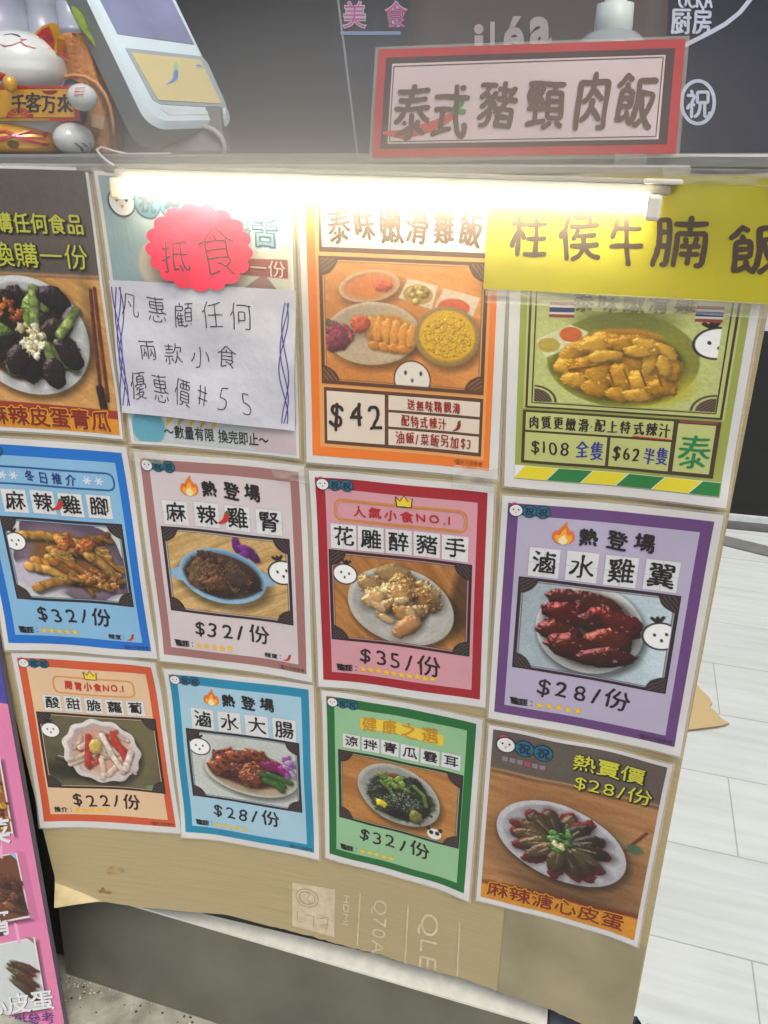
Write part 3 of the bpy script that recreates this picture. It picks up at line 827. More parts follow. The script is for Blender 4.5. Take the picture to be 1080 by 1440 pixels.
def emblem(sh, root, x, y, r, layer=4, gap=1.93, faded=False):
    a = Acc(); k = ink((24, 44, 58)); b = ink((24, 104, 132))
    sh.ell(a, x - r * .25, y - r * .95, r * .45, r * .35, layer, ink((200, 60, 90)))
    sh.ell(a, x, y, r * 1.06, r * 1.06, layer + .6, k); sh.ell(a, x, y, r * .92, r * .92, layer + 1.2, WHT)
    for dx, dy, s in ((-.35, -.15, .12), (.38, -.15, .12)): sh.ell(a, x + dx * r, y + dy * r, s * r, s * r * 1.2, layer + 1.8, k, 10)
    sh.fan(a, [(x - .14 * r, y + .2 * r), (x + .16 * r, y + .2 * r), (x, y + .5 * r)], layer + 1.8, ink((220, 120, 90)))
    for i in (1, 2):
        cx = x + r * gap * i
        sh.ell(a, cx, y, r * 1.06, r * 1.06, layer + .6, k); sh.ell(a, cx, y, r * .93, r * .93, layer + 1.2, b)
        sh.text(a, '祝', cx - r * .66, y - r * .68, cx + r * .66, y + r * .68, layer + 2, k, 'pen', r * .2)
    a.build('emblem', root)


def star(sh, a, x, y, r, layer, mt):
    sh.fan(a, [(x + (r if k % 2 == 0 else r * .5) * math.sin(k * math.pi / 5), y - (r if k % 2 == 0 else r * .5) * math.cos(k * math.pi / 5)) for k in range(10)], layer, mt)


def chili(sh, a, x0, y0, x1, y1, wd, layer, col=(196, 44, 34)):
    dx, dy = x1 - x0, y1 - y0; nx_, ny_ = -dy, dx
    pts = [(x0 + dx * t + nx_ * .22 * math.sin(3.14 * t), y0 + dy * t + ny_ * .22 * math.sin(3.14 * t)) for t in np.linspace(0, 1, 9)]
    sh.line(a, pts, wd, layer, ink(col), prof=[.1, .6, 1, 1.15, 1.0])
    sh.line(a, [pts[-1], (x1 + dx * .12, y1 + dy * .16)], wd * .6, layer + .3, ink((60, 110, 50)))


def flame(sh, a, x0, y0, x1, y1, layer):
    f = lambda L: [(x0 + (x1 - x0) * p, y0 + (y1 - y0) * q_) for p, q_ in L]
    def blade(outline, lay, mt):
        sh.fan(a, f(outline), lay, mt)
    blade([(.5, 1), (.2, .93), (.03, .74), (.05, .55), (.16, .40), (.24, .52), (.30, .38), (.42, .22), (.62, 0), (.62, .2), (.74, .36), (.80, .48), (.88, .38), (.96, .56), (.97, .75), (.82, .93)], layer, ink((222, 112, 40)))
    blade([(.5, 1), (.24, .9), (.13, .72), (.2, .58), (.34, .62), (.44, .42), (.58, .30), (.62, .52), (.74, .62), (.84, .56), (.88, .74), (.76, .92)], layer + .6, ink((240, 168, 50)))
    blade([(.5, 1), (.34, .92), (.30, .78), (.44, .64), (.54, .58), (.62, .72), (.70, .8), (.64, .93)], layer + 1.2, ink((240, 222, 170)))


def crown(sh, a, x0, y0, x1, y1, layer):
    f = lambda L: [(x0 + (x1 - x0) * p, y0 + (y1 - y0) * q_) for p, q_ in L]
    C = f([(0, .15), (.26, .5), (.5, 0), (.74, .5), (1, .15), (.93, 1), (.07, 1)])
    sh.fan(a, C, layer, ink((236, 206, 50))); sh.line(a, C, 1.3, layer + .8, BLK, closed=True)


def template(key, label, seed, bcol, icol, heading, title, paint, price, n_star=5, spicy=False, frame=None, boxes=None, scribble=True, headcol=None, foot=True):
    sh, root = poster(key, label, seed)
    a = Acc(); sh.rect(a, 1, 1, 209, 296, 0, PAPER); a.build('paper', root, smooth=True)
    a = Acc(); sh.rect(a, 7.5, 9, 202, 285, 1, ink(bcol)); sh.rect(a, 18.5, 22.5, 191.5, 272.5, 2, ink(icol)); a.build('border_print', root, smooth=True)
    emblem(sh, root, 16, 17, 7.2, 4)
    a = Acc()
    if heading == '熱登場':
        flame(sh, a, 54, 25, 78, 53, 4); sh.text(a, heading, 81, 29, 155, 51, 5, BLK, 'pen', 2.9, jit=1.0, seed=2, gap=.36, slope=.03)
    elif heading == '健康之選':
        for k in range(3): sh.line(a, [(58, 38 + 5 * k), (100, 36 + 5 * k), (160, 41 + 5 * k)], 8, 3.4 + .3 * k, ink((226, 196, 60)))
        sh.text(a, heading, 56, 30, 157, 55, 5, ink((196, 140, 30)), 'pen', 2.4, jit=1, gap=.2)
    else:
        x0, y0, x1, y1 = {'冬': (26, 37, 186, 59), '人': (29, 35, 180, 61), '開': (53, 37, 170, 64)}[heading[0]]
        oc = ink(headcol[0]); rr = 8
        pts = []
        for cx, cy, a0 in ((x1 - rr, y0 + rr, -90), (x1 - rr, y1 - rr, 0), (x0 + rr, y1 - rr, 90), (x0 + rr, y0 + rr, 180)):
            pts += [(cx + rr * math.cos(R_(a0 + t_)), cy + rr * math.sin(R_(a0 + t_))) for t_ in (0, 30, 60, 90)]
        sh.line(a, pts, 2.4, 3.5, oc, closed=True)
        if heading[0] == '人': sh.line(a, [(x + (2.6 if x < 100 else -2.6), y + (2 if y < 48 else -2)) for x, y in pts], .9, 3.5, oc, closed=True)
        tx = ink(headcol[1])
        if heading[0] == '冬':
            sh.text(a, heading, 72, 40, 138, 56, 5, tx, 'pen', 1.8, jit=.9, gap=.35)
            for cx in (44, 58, 152, 167):
                for k in range(3): sh.line(a, [(cx - 4.6 * math.cos(k * 1.05), 48 - 4.6 * math.sin(k * 1.05)), (cx + 4.6 * math.cos(k * 1.05), 48 + 4.6 * math.sin(k * 1.05))], 2.0, 4 + .3 * k, ink((214, 220, 226)))
        else:
            xm = x0 + (x1 - x0) * .14; sh.text(a, heading, xm, y0 + 5, x1 - (x1 - x0) * .12, y1 - 6, 5, tx, 'pen', 2.0, jit=.9, gap=.14); crown(sh, a, 100, y0 - 13, 119, y0 + 1, 4.5)
    a.build('heading', root)
    a = Acc(); bx0, bx1, by0, by1, bw = boxes; n = len(title); pt = (bx1 - bx0 - bw) / (n - 1)
    for i, ch in enumerate(title):
        x = bx0 + pt * i; dy = rnd.uniform(-.6, .6)
        sh.rect(a, x, by0 + dy, x + bw, by1 + dy, 3, CARDW, 12); sh.line(a, [(x + bw / 2, by0 + dy), (x + bw / 2, by1 + dy)], .5, 3.6, GRD); sh.line(a, [(x, (by0 + by1) / 2 + dy), (x + bw, (by0 + by1) / 2 + dy)], .5, 3.7, GRD)
        sh.line(a, [(x, by0 + dy), (x + bw, by0 + dy), (x + bw, by1 + dy), (x, by1 + dy)], .5, 3.8, GRD, closed=True)
        sh.text(a, ch, x + bw * .10, by0 + dy + 2.2, x + bw * .92, by1 + dy - 3.5, 4.5, BLK, 'brush', bw * .088, seed=seed, jit=.25)
    if spicy and n == 4: chili(sh, a, bx0 + pt * 2 - 11, by1 - 8, bx0 + pt * 2 + 3, by0 + 11, 6, 6)
    a.build('dish_name', root)
    fr = frame; pic = Pic(*fr); paint(pic, *fr); pic.frame(DARK, icol); 
    if getattr(pic, 'pk', None): pic.peek(*pic.pk)
    sh.picture(pic, 3.4, 'dish_photo', root)
    a = Acc(); sh.text(a, price, 53, fr[3] + 4, 154, fr[3] + 34, 4, ink((38, 26, 28)), 'pen', 3.0, jit=.9, seed=seed, slope=.02, gap=.12); a.build('price', root)
    a = Acc(); ry = 264
    sh.text(a, '推介', 25, ry - 5, 44, ry + 5, 4, BLK, 'pen', 1.5, jit=.5)
    if scribble:
        for k in range(4): sh.line(a, [(25 + k, ry - 4 + k * 2.6), (33, ry - 3 + k * 2.4), (44, ry - 4 + k * 2.5)], 1.5, 4.8 + .1 * k, BLK)
    for dy in (-2.5, 2.5): sh.ell(a, 49, ry + dy, .9, .9, 4, BLK, 8)
    for k in range(n_star): star(sh, a, 58 + k * (10.5 if n_star < 8 else 9.6), ry + rnd.uniform(-.8, .8), 4.9, 4.2, YEL)
    a.build('rating', root)
    a = Acc()
    if spicy:
        sh.text(a, '辣度', 146, 262, 164, 270, 4, BLK, 'pen', 1.1, jit=.5)
        for dy in (-2, 2): sh.ell(a, 167, 266 + dy, .7, .7, 4, BLK, 8)
        chili(sh, a, 171, 270, 180, 262, 3.2, 4)
    if foot: sh.text(a, '*圖片只供參考', 164, 277, 200, 283.5, 4, ink((60, 40, 44)), 'fill')
    if a.v: a.build('small_print', root)
    return sh, root


def cluster(p, cx, cy, rx, ry, n, size, cols, seed, wob=.3, spec=.35, asp=(.5, .9), tex=.25, ts=5):
    r = random.Random(seed)
    L = []
    for i in range(n):
        t = r.uniform(0, 6.283); d = math.sqrt(r.random()); L.append((cy + ry * d * math.sin(t), cx + rx * d * math.cos(t)))
    L.sort()
    for i, (y, x) in enumerate(L):
        s = size * r.uniform(.7, 1.25); c = np.array(r.choice(cols)) * r.uniform(.85, 1.12)
        p.blob(x, y, s, s * r.uniform(*asp), r.uniform(-1.2, 1.2), c, spec, wob, seed * 50 + i, tex=tex, ts=ts)


def d_feet(p, x0, y0, x1, y1):
    p.fill((196, 200, 192), .05); p.ell(118, 158, 80, 54, (88, 72, 88), .35, wob=.10, lobes=5); p.ell(112, 162, 72, 48, (116, 98, 110), .35, soft=10)
    p.ell(66, 186, 36, 22, (188, 180, 190), .3, soft=6); p.mix(p.ellm(118, 160, 56, 36, .3, soft=8)[0] * .9, (120, 78, 36))
    r = random.Random(14); G = [(190, 138, 62), (206, 156, 78), (174, 118, 50), (198, 146, 72), (160, 104, 44)]
    for i in range(20):
        y = 128 + i * 3.4; x = 112 + r.uniform(-42, 42); an = r.choice([r.uniform(.2, .8), r.uniform(-.35, .2), r.uniform(.5, 1.1)]); L = r.uniform(16, 26); w_ = r.uniform(11, 16)
        c = np.array(r.choice(G)) * r.uniform(.85, 1.08); e = (x + L * math.cos(an), y + L * math.sin(an)); b = (x - L * math.cos(an), y - L * math.sin(an))
        p.strip([b, (x + 1, y - 2), e], w_, c, .18, i, .5, .5); p.blob(b[0], b[1], w_ * .56, w_ * .5, an, c * 1.02, .2, .2, i, .45, .15)
        for da in (-.5, 0, .5):
            if r.random() < .6: p.strip([e, (e[0] + 12 * math.cos(an + da), e[1] + 12 * math.sin(an + da))], 6.5, c * .95, .18, i + 90, .5, .4)
    cluster(p, 124, 134, 26, 9, 14, 7, [(176, 92, 44), (190, 110, 54), (158, 80, 38)], 8, .5)
    cluster(p, 150, 182, 24, 12, 22, 5, [(150, 86, 40), (176, 112, 54), (120, 66, 32), (186, 130, 66)], 9, .5)
    for i in range(16): p.ell(r.uniform(80, 165), r.uniform(130, 200), 2, 1.2, (70, 96, 40), r.uniform(0, 3))
    p.grade(n=.06); p.pk = (44, 137, 13, -.1)


def d_gizzard(p, x0, y0, x1, y1):
    p.wood((176, 140, 84), (206, 172, 112), -.45, 5)
    for c, x, y, an in (((96, 30, 110), 120, 112, 1.4), ((120, 44, 130), 132, 116, .2), ((84, 24, 96), 140, 124, .8), ((110, 40, 124), 128, 126, 2.2)): p.blob(x, y, 11, 5.5, an, c, .1, .2, int(x), .4, .15)
    p.shadow(100, 166, 62, 40, .1, .4, 8)
    for x in (41, 156): p.ell(x, 158 - (x - 100) * .05, 12, 9, (134, 172, 196), .1)
    p.ell(98, 158, 57, 38, (138, 178, 204), .06); p.ell(98, 156, 53, 34, (100, 140, 168), .06, soft=3); p.ell(98, 158, 50, 31, (62, 46, 34), .06, soft=3)
    cluster(p, 97, 158, 40, 22, 26, 14, [(86, 58, 40), (98, 68, 46), (70, 48, 34), (90, 62, 44)], 3, .5, .2, (.55, .95), .3, 4)
    p.blob(92, 170, 20, 12, -.3, (84, 56, 36), .3, .25, 5, .5, .2); p.blob(120, 158, 20, 14, .4, (70, 50, 40), .2, .25, 6, .5, .2)
    r = random.Random(5)
    for i in range(26): x, y = r.uniform(60, 135), r.uniform(142, 178); p.strip([(x, y), (x + r.uniform(-7, 7), y + r.uniform(-6, 6))], 1.2, (126, 94, 60), .2, i, .3, 0)
    p.grade(n=.05); p.pk = (176, 143, 17, -.25)


def d_knuckle(p, x0, y0, x1, y1):
    p.wood((150, 98, 46), (184, 126, 64), .9, 6); p.shadow(178, 150, 14, 50, .1, .5, 8)
    p.plate(105, 168, 64, 52, (196, 192, 180), .25, .9, 5); n = fbm(p.X, p.Y, 14, 77)
    p.mix(p.ellm(105, 168, 58, 46, .25)[0] * np.clip((n - .5) * 2.4, 0, .5), (150, 148, 138))
    p.blob(98, 130, 22, 18, .2, (150, 120, 74), .15, .3, 2, .4, .1, 8)
    cluster(p, 102, 156, 40, 26, 24, 17, [(168, 126, 72), (184, 146, 94), (150, 106, 56), (176, 134, 80)], 21, .4, .5, (.5, .9), .10, 9)
    for x, y, an in ((80, 172, .6), (106, 160, -.2), (88, 188, .5), (118, 176, 1.2)): p.blob(x, y, 10, 5, an, (196, 164, 116), .4, .3, int(x), tex=.08)
    p.blob(112, 196, 22, 12, -.7, (178, 128, 80), .3, .25, 44, .5, .1, 8); p.grade(n=.05); p.pk = (39, 131, 14, .12)


def d_wing(p, x0, y0, x1, y1):
    p.fill((176, 192, 196), .06); p.c *= (0.9 + .18 * np.clip((p.X - 60) / 120, 0, 1))[..., None]
    p.plate(101, 154, 55, 56, (206, 210, 206), .1, .86, 4, inner=(176, 172, 160)); p.mix(p.ellm(100, 150, 46, 44, 0, soft=14)[0] * .7, (86, 58, 48))
    for x, y, a_, b_, r_, c in ((96, 121, 34, 10, .12, (104, 36, 26)), (76, 138, 20, 12, .15, (118, 22, 18)), (124, 142, 26, 13, .25, (132, 26, 18)), (104, 146, 14, 9, .9, (84, 22, 16)), (72, 162, 20, 11, .2, (112, 28, 18)), (122, 166, 24, 13, -.1, (128, 36, 20)), (88, 180, 26, 14, .15, (108, 24, 18)), (118, 186, 26, 10, -.15, (96, 22, 18))):
        p.blob(x, y, a_ * 1.16, b_ * 1.35, r_, np.array(c) * .64, .9, .22, int(x * 3), .75, .16, 8)
    r = random.Random(3)
    for i in range(26): p.ell(r.uniform(64, 142), r.uniform(116, 190), r.uniform(.6, 1.6), .5, (200, 150, 140), r.uniform(-.5, .5), soft=1.2)
    p.grade(n=.05); p.pk = (172, 148, 17, -.25)


def d_radish(p, x0, y0, x1, y1):
    p.fill((92, 86, 62), .25, 40); p.ell(180, 130, 40, 70, (108, 100, 68), .3, soft=40)
    p.line([(40, 175), (58, 182), (70, 178)], 3, (30, 28, 24)); p.line([(44, 170), (62, 176)], 1.2, (190, 186, 176)); p.shadow(60, 195, 40, 16, .1, .5, 12)
    p.plate(108, 160, 56, 54, (226, 218, 210), 0, .86, 5, lobes=11, wob=.035, inner=(222, 196, 184))
    p.mix(p.ellm(108, 160, 40, 38, 0, soft=6)[0] * .9, (206, 150, 128)); r = random.Random(12)
    for i in range(30):
        x, y = 108 + r.uniform(-34, 34), 160 + r.uniform(-30, 32); an = r.uniform(.3, 2.7); L = r.uniform(8, 20); red = i % 3 == 0
        p.strip([(x - L * math.cos(an), y - L * math.sin(an)), (x + 2, y), (x + L * math.cos(an), y + L * math.sin(an))], r.uniform(5, 8), (182, 70, 54) if red else np.array((224, 200, 176)) * r.uniform(.9, 1.05), .15, i, .22, .28, .15)
    for pts, c in (([(84, 185), (92, 135)], (192, 58, 44)), ([(128, 128), (142, 176)], (196, 60, 46)), ([(112, 132), (122, 168), (134, 194)], (236, 220, 200)), ([(150, 160), (138, 190)], (234, 214, 196))): p.strip(pts, 9, c, .12, 5, .22, .35, .15)
    p.blob(100, 152, 10, 13, .2, (206, 176, 90), .2, .2, 6, .3, .1); p.ell(176, 218, 10, 4, (90, 150, 80)); p.grade(n=.05); p.pk = (38, 128, 13, -.05)


def d_intestine(p, x0, y0, x1, y1):
    p.fill((190, 194, 186), .05); p.plate(115, 160, 68, 40, (206, 206, 186), .06, .92, 6, inner=(176, 156, 126)); p.mix(p.ellm(112, 156, 54, 30, .05, soft=6)[0], (96, 52, 36))
    cluster(p, 105, 152, 46, 24, 36, 13, [(112, 54, 34), (94, 42, 30), (128, 68, 42), (84, 36, 30), (118, 58, 44)], 31, .45, .55, (.5, .95), .3, 4)
    for x, y, a_ in ((66, 158, .4), (74, 150, 1.0), (92, 136, .2), (120, 128, .3)):
        p.blob(x, y, 14, 9, a_, (140, 72, 46), .6, .25, int(x)); p.ell(x + 2, y, 5, 3, (70, 30, 26), a_, soft=2)
    p.blob(148, 145, 20, 10, .1, (110, 30, 74), .3, .3, 9, .5, .2); p.blob(164, 146, 11, 10, .4, (140, 34, 110), .4, .2, 8, .4, .15)
    for k in range(7): p.blob(168 + (k % 3) * 4, 126 + k * 5, 8, 4, -.8 + k * .4, (170, 140, 176) if k % 2 else (136, 84, 150), .2, .3, 70 + k, .3)
    for pts in ([(128, 160), (145, 164), (162, 174)], [(134, 170), (150, 174), (160, 182)], [(140, 158), (158, 162), (172, 166)]): p.strip(pts, 9, (60, 112, 52), .2, 3, .5, .3)
    p.grade(n=.05); p.pk = (42, 125, 15, .0)


def d_greens(p, x0, y0, x1, y1):
    p.wood((160, 104, 48), (184, 128, 66), .12, 7); p.plate(107, 149, 58, 47, (176, 178, 166), .35, .9, 5)
    n = fbm(p.X, p.Y, 10, 71); p.mix(p.ellm(107, 149, 56, 45, .35)[0] * np.clip((n - .5) * 3, 0, .5), (138, 140, 130)); p.mix(p.ellm(108, 150, 44, 35, .35, soft=4, wob=.3, seed=3)[0], (34, 44, 26))
    cluster(p, 108, 150, 38, 29, 46, 12, [(30, 38, 26), (40, 50, 30), (22, 28, 24), (52, 72, 34), (28, 34, 28)], 41, .5, .5, (.45, .9), .4, 3)
    cluster(p, 100, 128, 30, 9, 12, 7, [(96, 120, 44), (120, 140, 56), (70, 96, 36)], 42, .4, .3); r = random.Random(6)
    for pts in ([(84, 132), (96, 142), (102, 152)], [(128, 128), (142, 140), (146, 156)], [(110, 134), (122, 138)]): p.strip(pts, 6, (110, 134, 60), .3, 3, .5, .3)
    p.blob(84, 168, 8, 6, 0, (226, 200, 40), .3, .4, 5, .3); p.blob(132, 178, 9, 10, .3, (120, 118, 50), .3, .2, 6, .4); p.blob(98, 118, 6, 3, .1, (150, 50, 30), .2, .2, 4)
    for i in range(70): p.ell(r.gauss(110, 12), r.gauss(154, 8), .8, .6, (176, 180, 160))
    p.grade(n=.05)
    p.ell(158, 198, 9.5, 9, (222, 222, 214)); [p.ell(x, y, 3, 3.4, (40, 38, 36)) for x, y in ((150, 190), (166, 190), (154, 196), (162, 196))]


B4 = (30, 180, 60, 94, 33); F4 = (24, 96, 187, 216)
template('P5', 'blue bordered poster of chicken feet under a snowflake heading', 5, (20, 110, 196), (132, 182, 214), '冬日推介', '麻辣雞腳', d_feet, '$32/份', 5, True, (30, 103, 188, 219), (38, 178, 66, 97, 31), True, ((40, 88, 140), (34, 50, 120)))
template('P6', 'dusty pink bordered poster of chicken gizzards in a light blue bowl', 6, (160, 112, 106), (208, 196, 196), '熱登場', '麻辣雞腎', d_gizzard, '$32/份', 5, True, F4, (29, 179, 60, 93, 32))
template('P7', 'crimson bordered poster of pork knuckle pieces with a crown heading', 7, (160, 30, 42), (208, 150, 158), '人氣小食NO.1', '花雕醉豬手', d_knuckle, '$35/份', 10, False, (20, 100, 188, 224), (23, 183, 66, 98, 30.5), True, ((204, 134, 56), (176, 36, 40)), foot=False)
template('P8', 'purple bordered poster of glossy red braised chicken wings', 8, (102, 66, 120), (180, 172, 194), '熱登場', '滷水雞翼', d_wing, '$28/份', 5, False, (24, 97, 185, 218), (33, 180, 59, 95, 32))
template('P9', 'orange red bordered poster of pickled radish in a scalloped bowl', 9, (206, 88, 48), (224, 190, 152), '開胃小食NO.1', '酸甜脆蘿蔔', d_radish, '$22/份', 5, False, (21, 98, 195, 226), (34, 181, 69, 95, 26), False, ((216, 150, 66), (190, 50, 40)))
template('P10', 'teal blue bordered poster of braised intestines with a purple flower', 10, (28, 134, 168), (162, 198, 214), '熱登場', '滷水大腸', d_intestine, '$28/份', 5, False, F4, (34, 183, 60, 95, 33))
template('P11', 'green bordered poster of dark cucumber and wood ear salad', 11, (26, 106, 48), (146, 190, 144), '健康之選', '涼拌青瓜雲耳', d_greens, '$32/份', 5, False, (23, 92, 191, 213), (30, 186, 64, 87, 24), foot=False)


# --- poster 12: preserved eggs, and poster 1: eggs with cucumber
def band_text(sh, a, s, x0, y0, x1, y1, layer, slope=0):
    sh.text(a, s, x0, y0, x1, y1, layer, ink((226, 168, 40)), 'pen', 5.2, slope=slope); sh.text(a, s, x0, y0, x1, y1, layer + 2.5, ink((128, 34, 30)), 'pen', 3.0, slope=slope)


def egg_tray(p, top, ty):
    p.fill((92, 82, 74), .10, 30); m = np.clip((p.Y - ty) / 2, 0, 1); p.wood((150, 104, 62), (176, 128, 80), .06, 8, region=m)
    d = np.abs(p.Y - ty - 4); p.c *= (1 - .35 * np.clip(1 - d / 4, 0, 1))[..., None]; p.mix(np.clip(1 - np.abs(p.Y - ty) / 2.5, 0, 1) * .7, (196, 150, 100))


sh, root = poster('P12', 'borderless poster of dark preserved eggs fanned on an oval white plate', 12)
a = Acc(); sh.rect(a, 1, 1, 209, 296, 0, PAPER); a.build('paper', root, smooth=True)
p = Pic(6.5, 6, 204, 287); egg_tray(p, 0, 66)
p.shadow(110, 185, 96, 80, .3, .25, 30)
p.strip([(196, 112), (176, 146)], 4, (112, 62, 42), .05, 2, .3, .2); p.ell(186, 142, 10, 7, (70, 96, 66), .2, soft=3); p.ell(160, 135, 18, 8, (130, 112, 84), .5, soft=5)
p.plate(100, 162, 82, 60, (192, 190, 192), .32, .9, 8)
r = random.Random(2); L = []
for k in range(14):
    t = k * 2 * math.pi / 14 + .1 + r.uniform(-.1, .1); ex, ey = 58 * math.cos(t), 44 * math.sin(t); ex, ey = ex * math.cos(.3) - ey * math.sin(.3), ex * math.sin(.3) + ey * math.cos(.3); L.append((math.sin(t), ex, ey, k))
for _, ex, ey, k in sorted(L):
    an = math.atan2(ey, ex); x, y = 100 + ex * .62, 162 + ey * .62
    p.blob(x + ex * .12, y + ey * .16 + 2, 23, 11, an, (104, 28, 26), .3, .3, k, .4)
    p.blob(x, y, 22 * r.uniform(.9, 1.12), 10.5 * r.uniform(.85, 1.15), an + r.uniform(-.15, .15), r.choice([(46, 38, 26), (62, 54, 36), (36, 32, 26), (80, 64, 40)]), .6, .26, 20 + k, .6, .2, 6)
    p.strip([(100 + ex * .35, 162 + ey * .35), (100 + ex * .75, 162 + ey * .75)], 3.2, (126, 110, 78), .3, k, .4, 0)
cluster(p, 100, 158, 15, 17, 26, 5.5, [(60, 110, 44), (84, 136, 60), (44, 84, 34), (100, 150, 76)], 61, .5, .3)
cluster(p, 99, 164, 7, 6, 12, 4, [(220, 212, 160), (206, 200, 140)], 62, .5, .2); p.c *= (1 - .45 * np.clip((p.Y - 225) / 40, 0, 1) * np.clip((p.X - 30) / 60, 0, 1))[..., None]
p.poly([(6, 261), (205, 252), (205, 290), (6, 290)], (206, 138, 40)); p.mix(np.clip(1 - np.abs(p.Y - 258 + (p.X - 6) * .045) / 6, 0, 1) * .8, (116, 40, 30)); p.grade(n=.05)
sh.picture(p, 1.2, 'dish_photo', root); emblem(sh, root, 23, 26, 11.5, 4, 1.95)
a = Acc()
for s, x0, y0, x1, y1 in (('熱賣價', 102, 17, 184, 42), ('$28/份', 106, 46, 196, 71)):
    sh.text(a, s, x0 + 1.3, y0 + 1.3, x1 + 1.3, y1 + 1.3, 4, ink((36, 34, 20)), 'pen', 4.6); sh.text(a, s, x0, y0, x1, y1, 6, ink((206, 204, 58)), 'pen', 2.2)
a.build('price', root)
a = Acc(); band_text(sh, a, '麻辣溏心皮蛋', 14, 252, 190, 280, 4); a.build('dish_name', root)
a = Acc(); [sh.rect(a, 20 + i * 9, 44, 27 + i * 9, 51, 4, ink((140, 122, 130)) if i != 3 else ink((170, 70, 80)), 20) for i in range(6)]; a.build('small_print', root)

sh, root = poster('P1', 'dark poster of preserved egg and cucumber, cut off at the left edge', 1)
a = Acc(); sh.rect(a, 1, 1, 209, 296, 0, PAPER); a.build('paper', root, smooth=True)
p = Pic(4, 4, 206, 291); egg_tray(p, 0, 110); p.wood((206, 158, 92), (186, 136, 72), .5, 7, region=np.clip((p.Y - 112) / 2, 0, 1))
p.plate(112, 180, 72, 68, (206, 208, 204), .1, .9, 4); p.shadow(190, 180, 8, 70, 0, .3, 10)
p.strip([(194, 124), (188, 250)], 3.5, (110, 46, 36), .2, 2, .4, .5); p.strip([(199, 122), (196, 250)], 3.5, (120, 52, 40), .2, 3, .4, .5); p.strip([(188, 236), (190, 262)], 9, (60, 30, 28), .3, 4, .5, .4)
p.mix(p.ellm(108, 182, 54, 52, 0, soft=6, wob=.2, seed=4)[0], (70, 46, 30))
for k in range(13):
    t = k * .483 + .2; ex, ey = math.cos(t), math.sin(t); g = k % 3 == 1
    p.blob(112 + ex * 36, 180 + ey * 34, 23, 12, t, (110, 136, 60) if g else (44, 34, 28), .5, .25, k + 3, .6, .35, 4)
for pts in ([(122, 168), (126, 140), (128, 126)], [(150, 176), (164, 160), (174, 148)], [(132, 190), (136, 214)], [(146, 186), (162, 214)], [(138, 146), (146, 130)]): p.strip(pts, 11, (142, 162, 84), .3, 5, .5, .4, .4)
for x, y, t in ((150, 136, .4), (108, 214, 1.5), (136, 222, 1.4), (158, 200, .9), (90, 140, .2), (96, 206, 2.2)): p.blob(x, y, 19, 13, t, (38, 30, 30), .6, .2, int(x), .7, .25, 4)
cluster(p, 116, 182, 13, 22, 34, 4.5, [(226, 216, 172), (206, 196, 140), (236, 228, 196)], 63, .6, .2)
cluster(p, 96, 150, 14, 12, 16, 4, [(140, 70, 30), (170, 90, 30)], 64, .5, .4)
p.poly([(3, 261), (207, 261), (207, 292), (3, 292)], (214, 140, 40)); p.poly([(3, 256), (207, 262), (207, 272), (3, 268)], (150, 52, 36)); p.grade(n=.05)
sh.picture(p, 1.2, 'dish_photo', root)
a = Acc()
for s, x0, y0, x1, y1 in (('凡購任何食品', 80, 46, 197, 68), ('換購一份', 87, 76, 197, 104)):
    sh.text(a, s, x0 + 1.2, y0 + 1.2, x1 + 1.2, y1 + 1.2, 4, ink((36, 36, 20)), 'pen', 4.2); sh.text(a, s, x0, y0, x1, y1, 6, ink((186, 186, 66)), 'pen', 2.2)
a.build('offer_lettering', root)
a = Acc(); band_text(sh, a, '麻辣皮蛋青瓜', 46, 262, 197, 288, 4); a.build('dish_name', root)

# --- poster 2: the offer poster under the handwritten sheet
sh, root = poster('P2', 'grey green offer poster mostly covered by a white handwritten sheet', 2)
a = Acc(); sh.rect(a, 1, 1, 209, 296, 0, PAPER); a.build('paper', root, smooth=True)
p = Pic(5, 5, 206, 292); p.fill((140, 164, 166), .04)
p.mix(np.clip((p.X - 70) / 90, 0, .9) * np.clip((160 - p.Y) / 60, 0, 1), (206, 204, 180)); p.ell(60, 90, 24, 26, (196, 182, 160), soft=4); p.poly([(60, 100), (90, 82), (110, 104)], (140, 104, 96)); p.poly([(150, 108), (176, 90), (196, 112)], (150, 116, 104))
p.ell(178, 42, 30, 26, (176, 206, 206), soft=3); p.poly([(148, 76), (203, 74), (203, 93), (148, 93)], (150, 74, 66)); p.mix(np.clip((p.Y - 255) / 4, 0, 1), (188, 194, 190)); p.ell(180, 280, 30, 22, (196, 180, 184), soft=6)
for k in range(6): p.poly([(36 + k * 14, 252), (46 + k * 14, 254), (30 + k * 14, 274)], (206, 172, 60) if k % 2 else (180, 150, 70))
p.ell(24, 274, 20, 22, (96, 160, 176), soft=3); sh.picture(p, 1.2, 'background_print', root); emblem(sh, root, 26, 29, 14, 4, 1.95)
a = Acc()
for dx in (-1, 1): sh.text(a, '舌', 166 + dx, 33, 193 + dx, 63, 4 + dx * .2, ink((60, 100, 120)), off=.05)
sh.text(a, '舌', 166, 33, 193, 63, 6, ink((122, 158, 178)), off=.01); sh.text(a, '苔', 148, 34, 166, 60, 5, ink((96, 130, 150)), off=.02)
sh.text(a, '一份', 160, 75, 201, 93, 5, ink((224, 196, 170)), 'pen', 1.6); a.build('offer_lettering', root); a = Acc(); sh.text(a, '～數量有限 換完即止～', 42, 269, 172, 286, 4, ink((34, 36, 44)), off=.012)
a.build('offer_lettering', root)

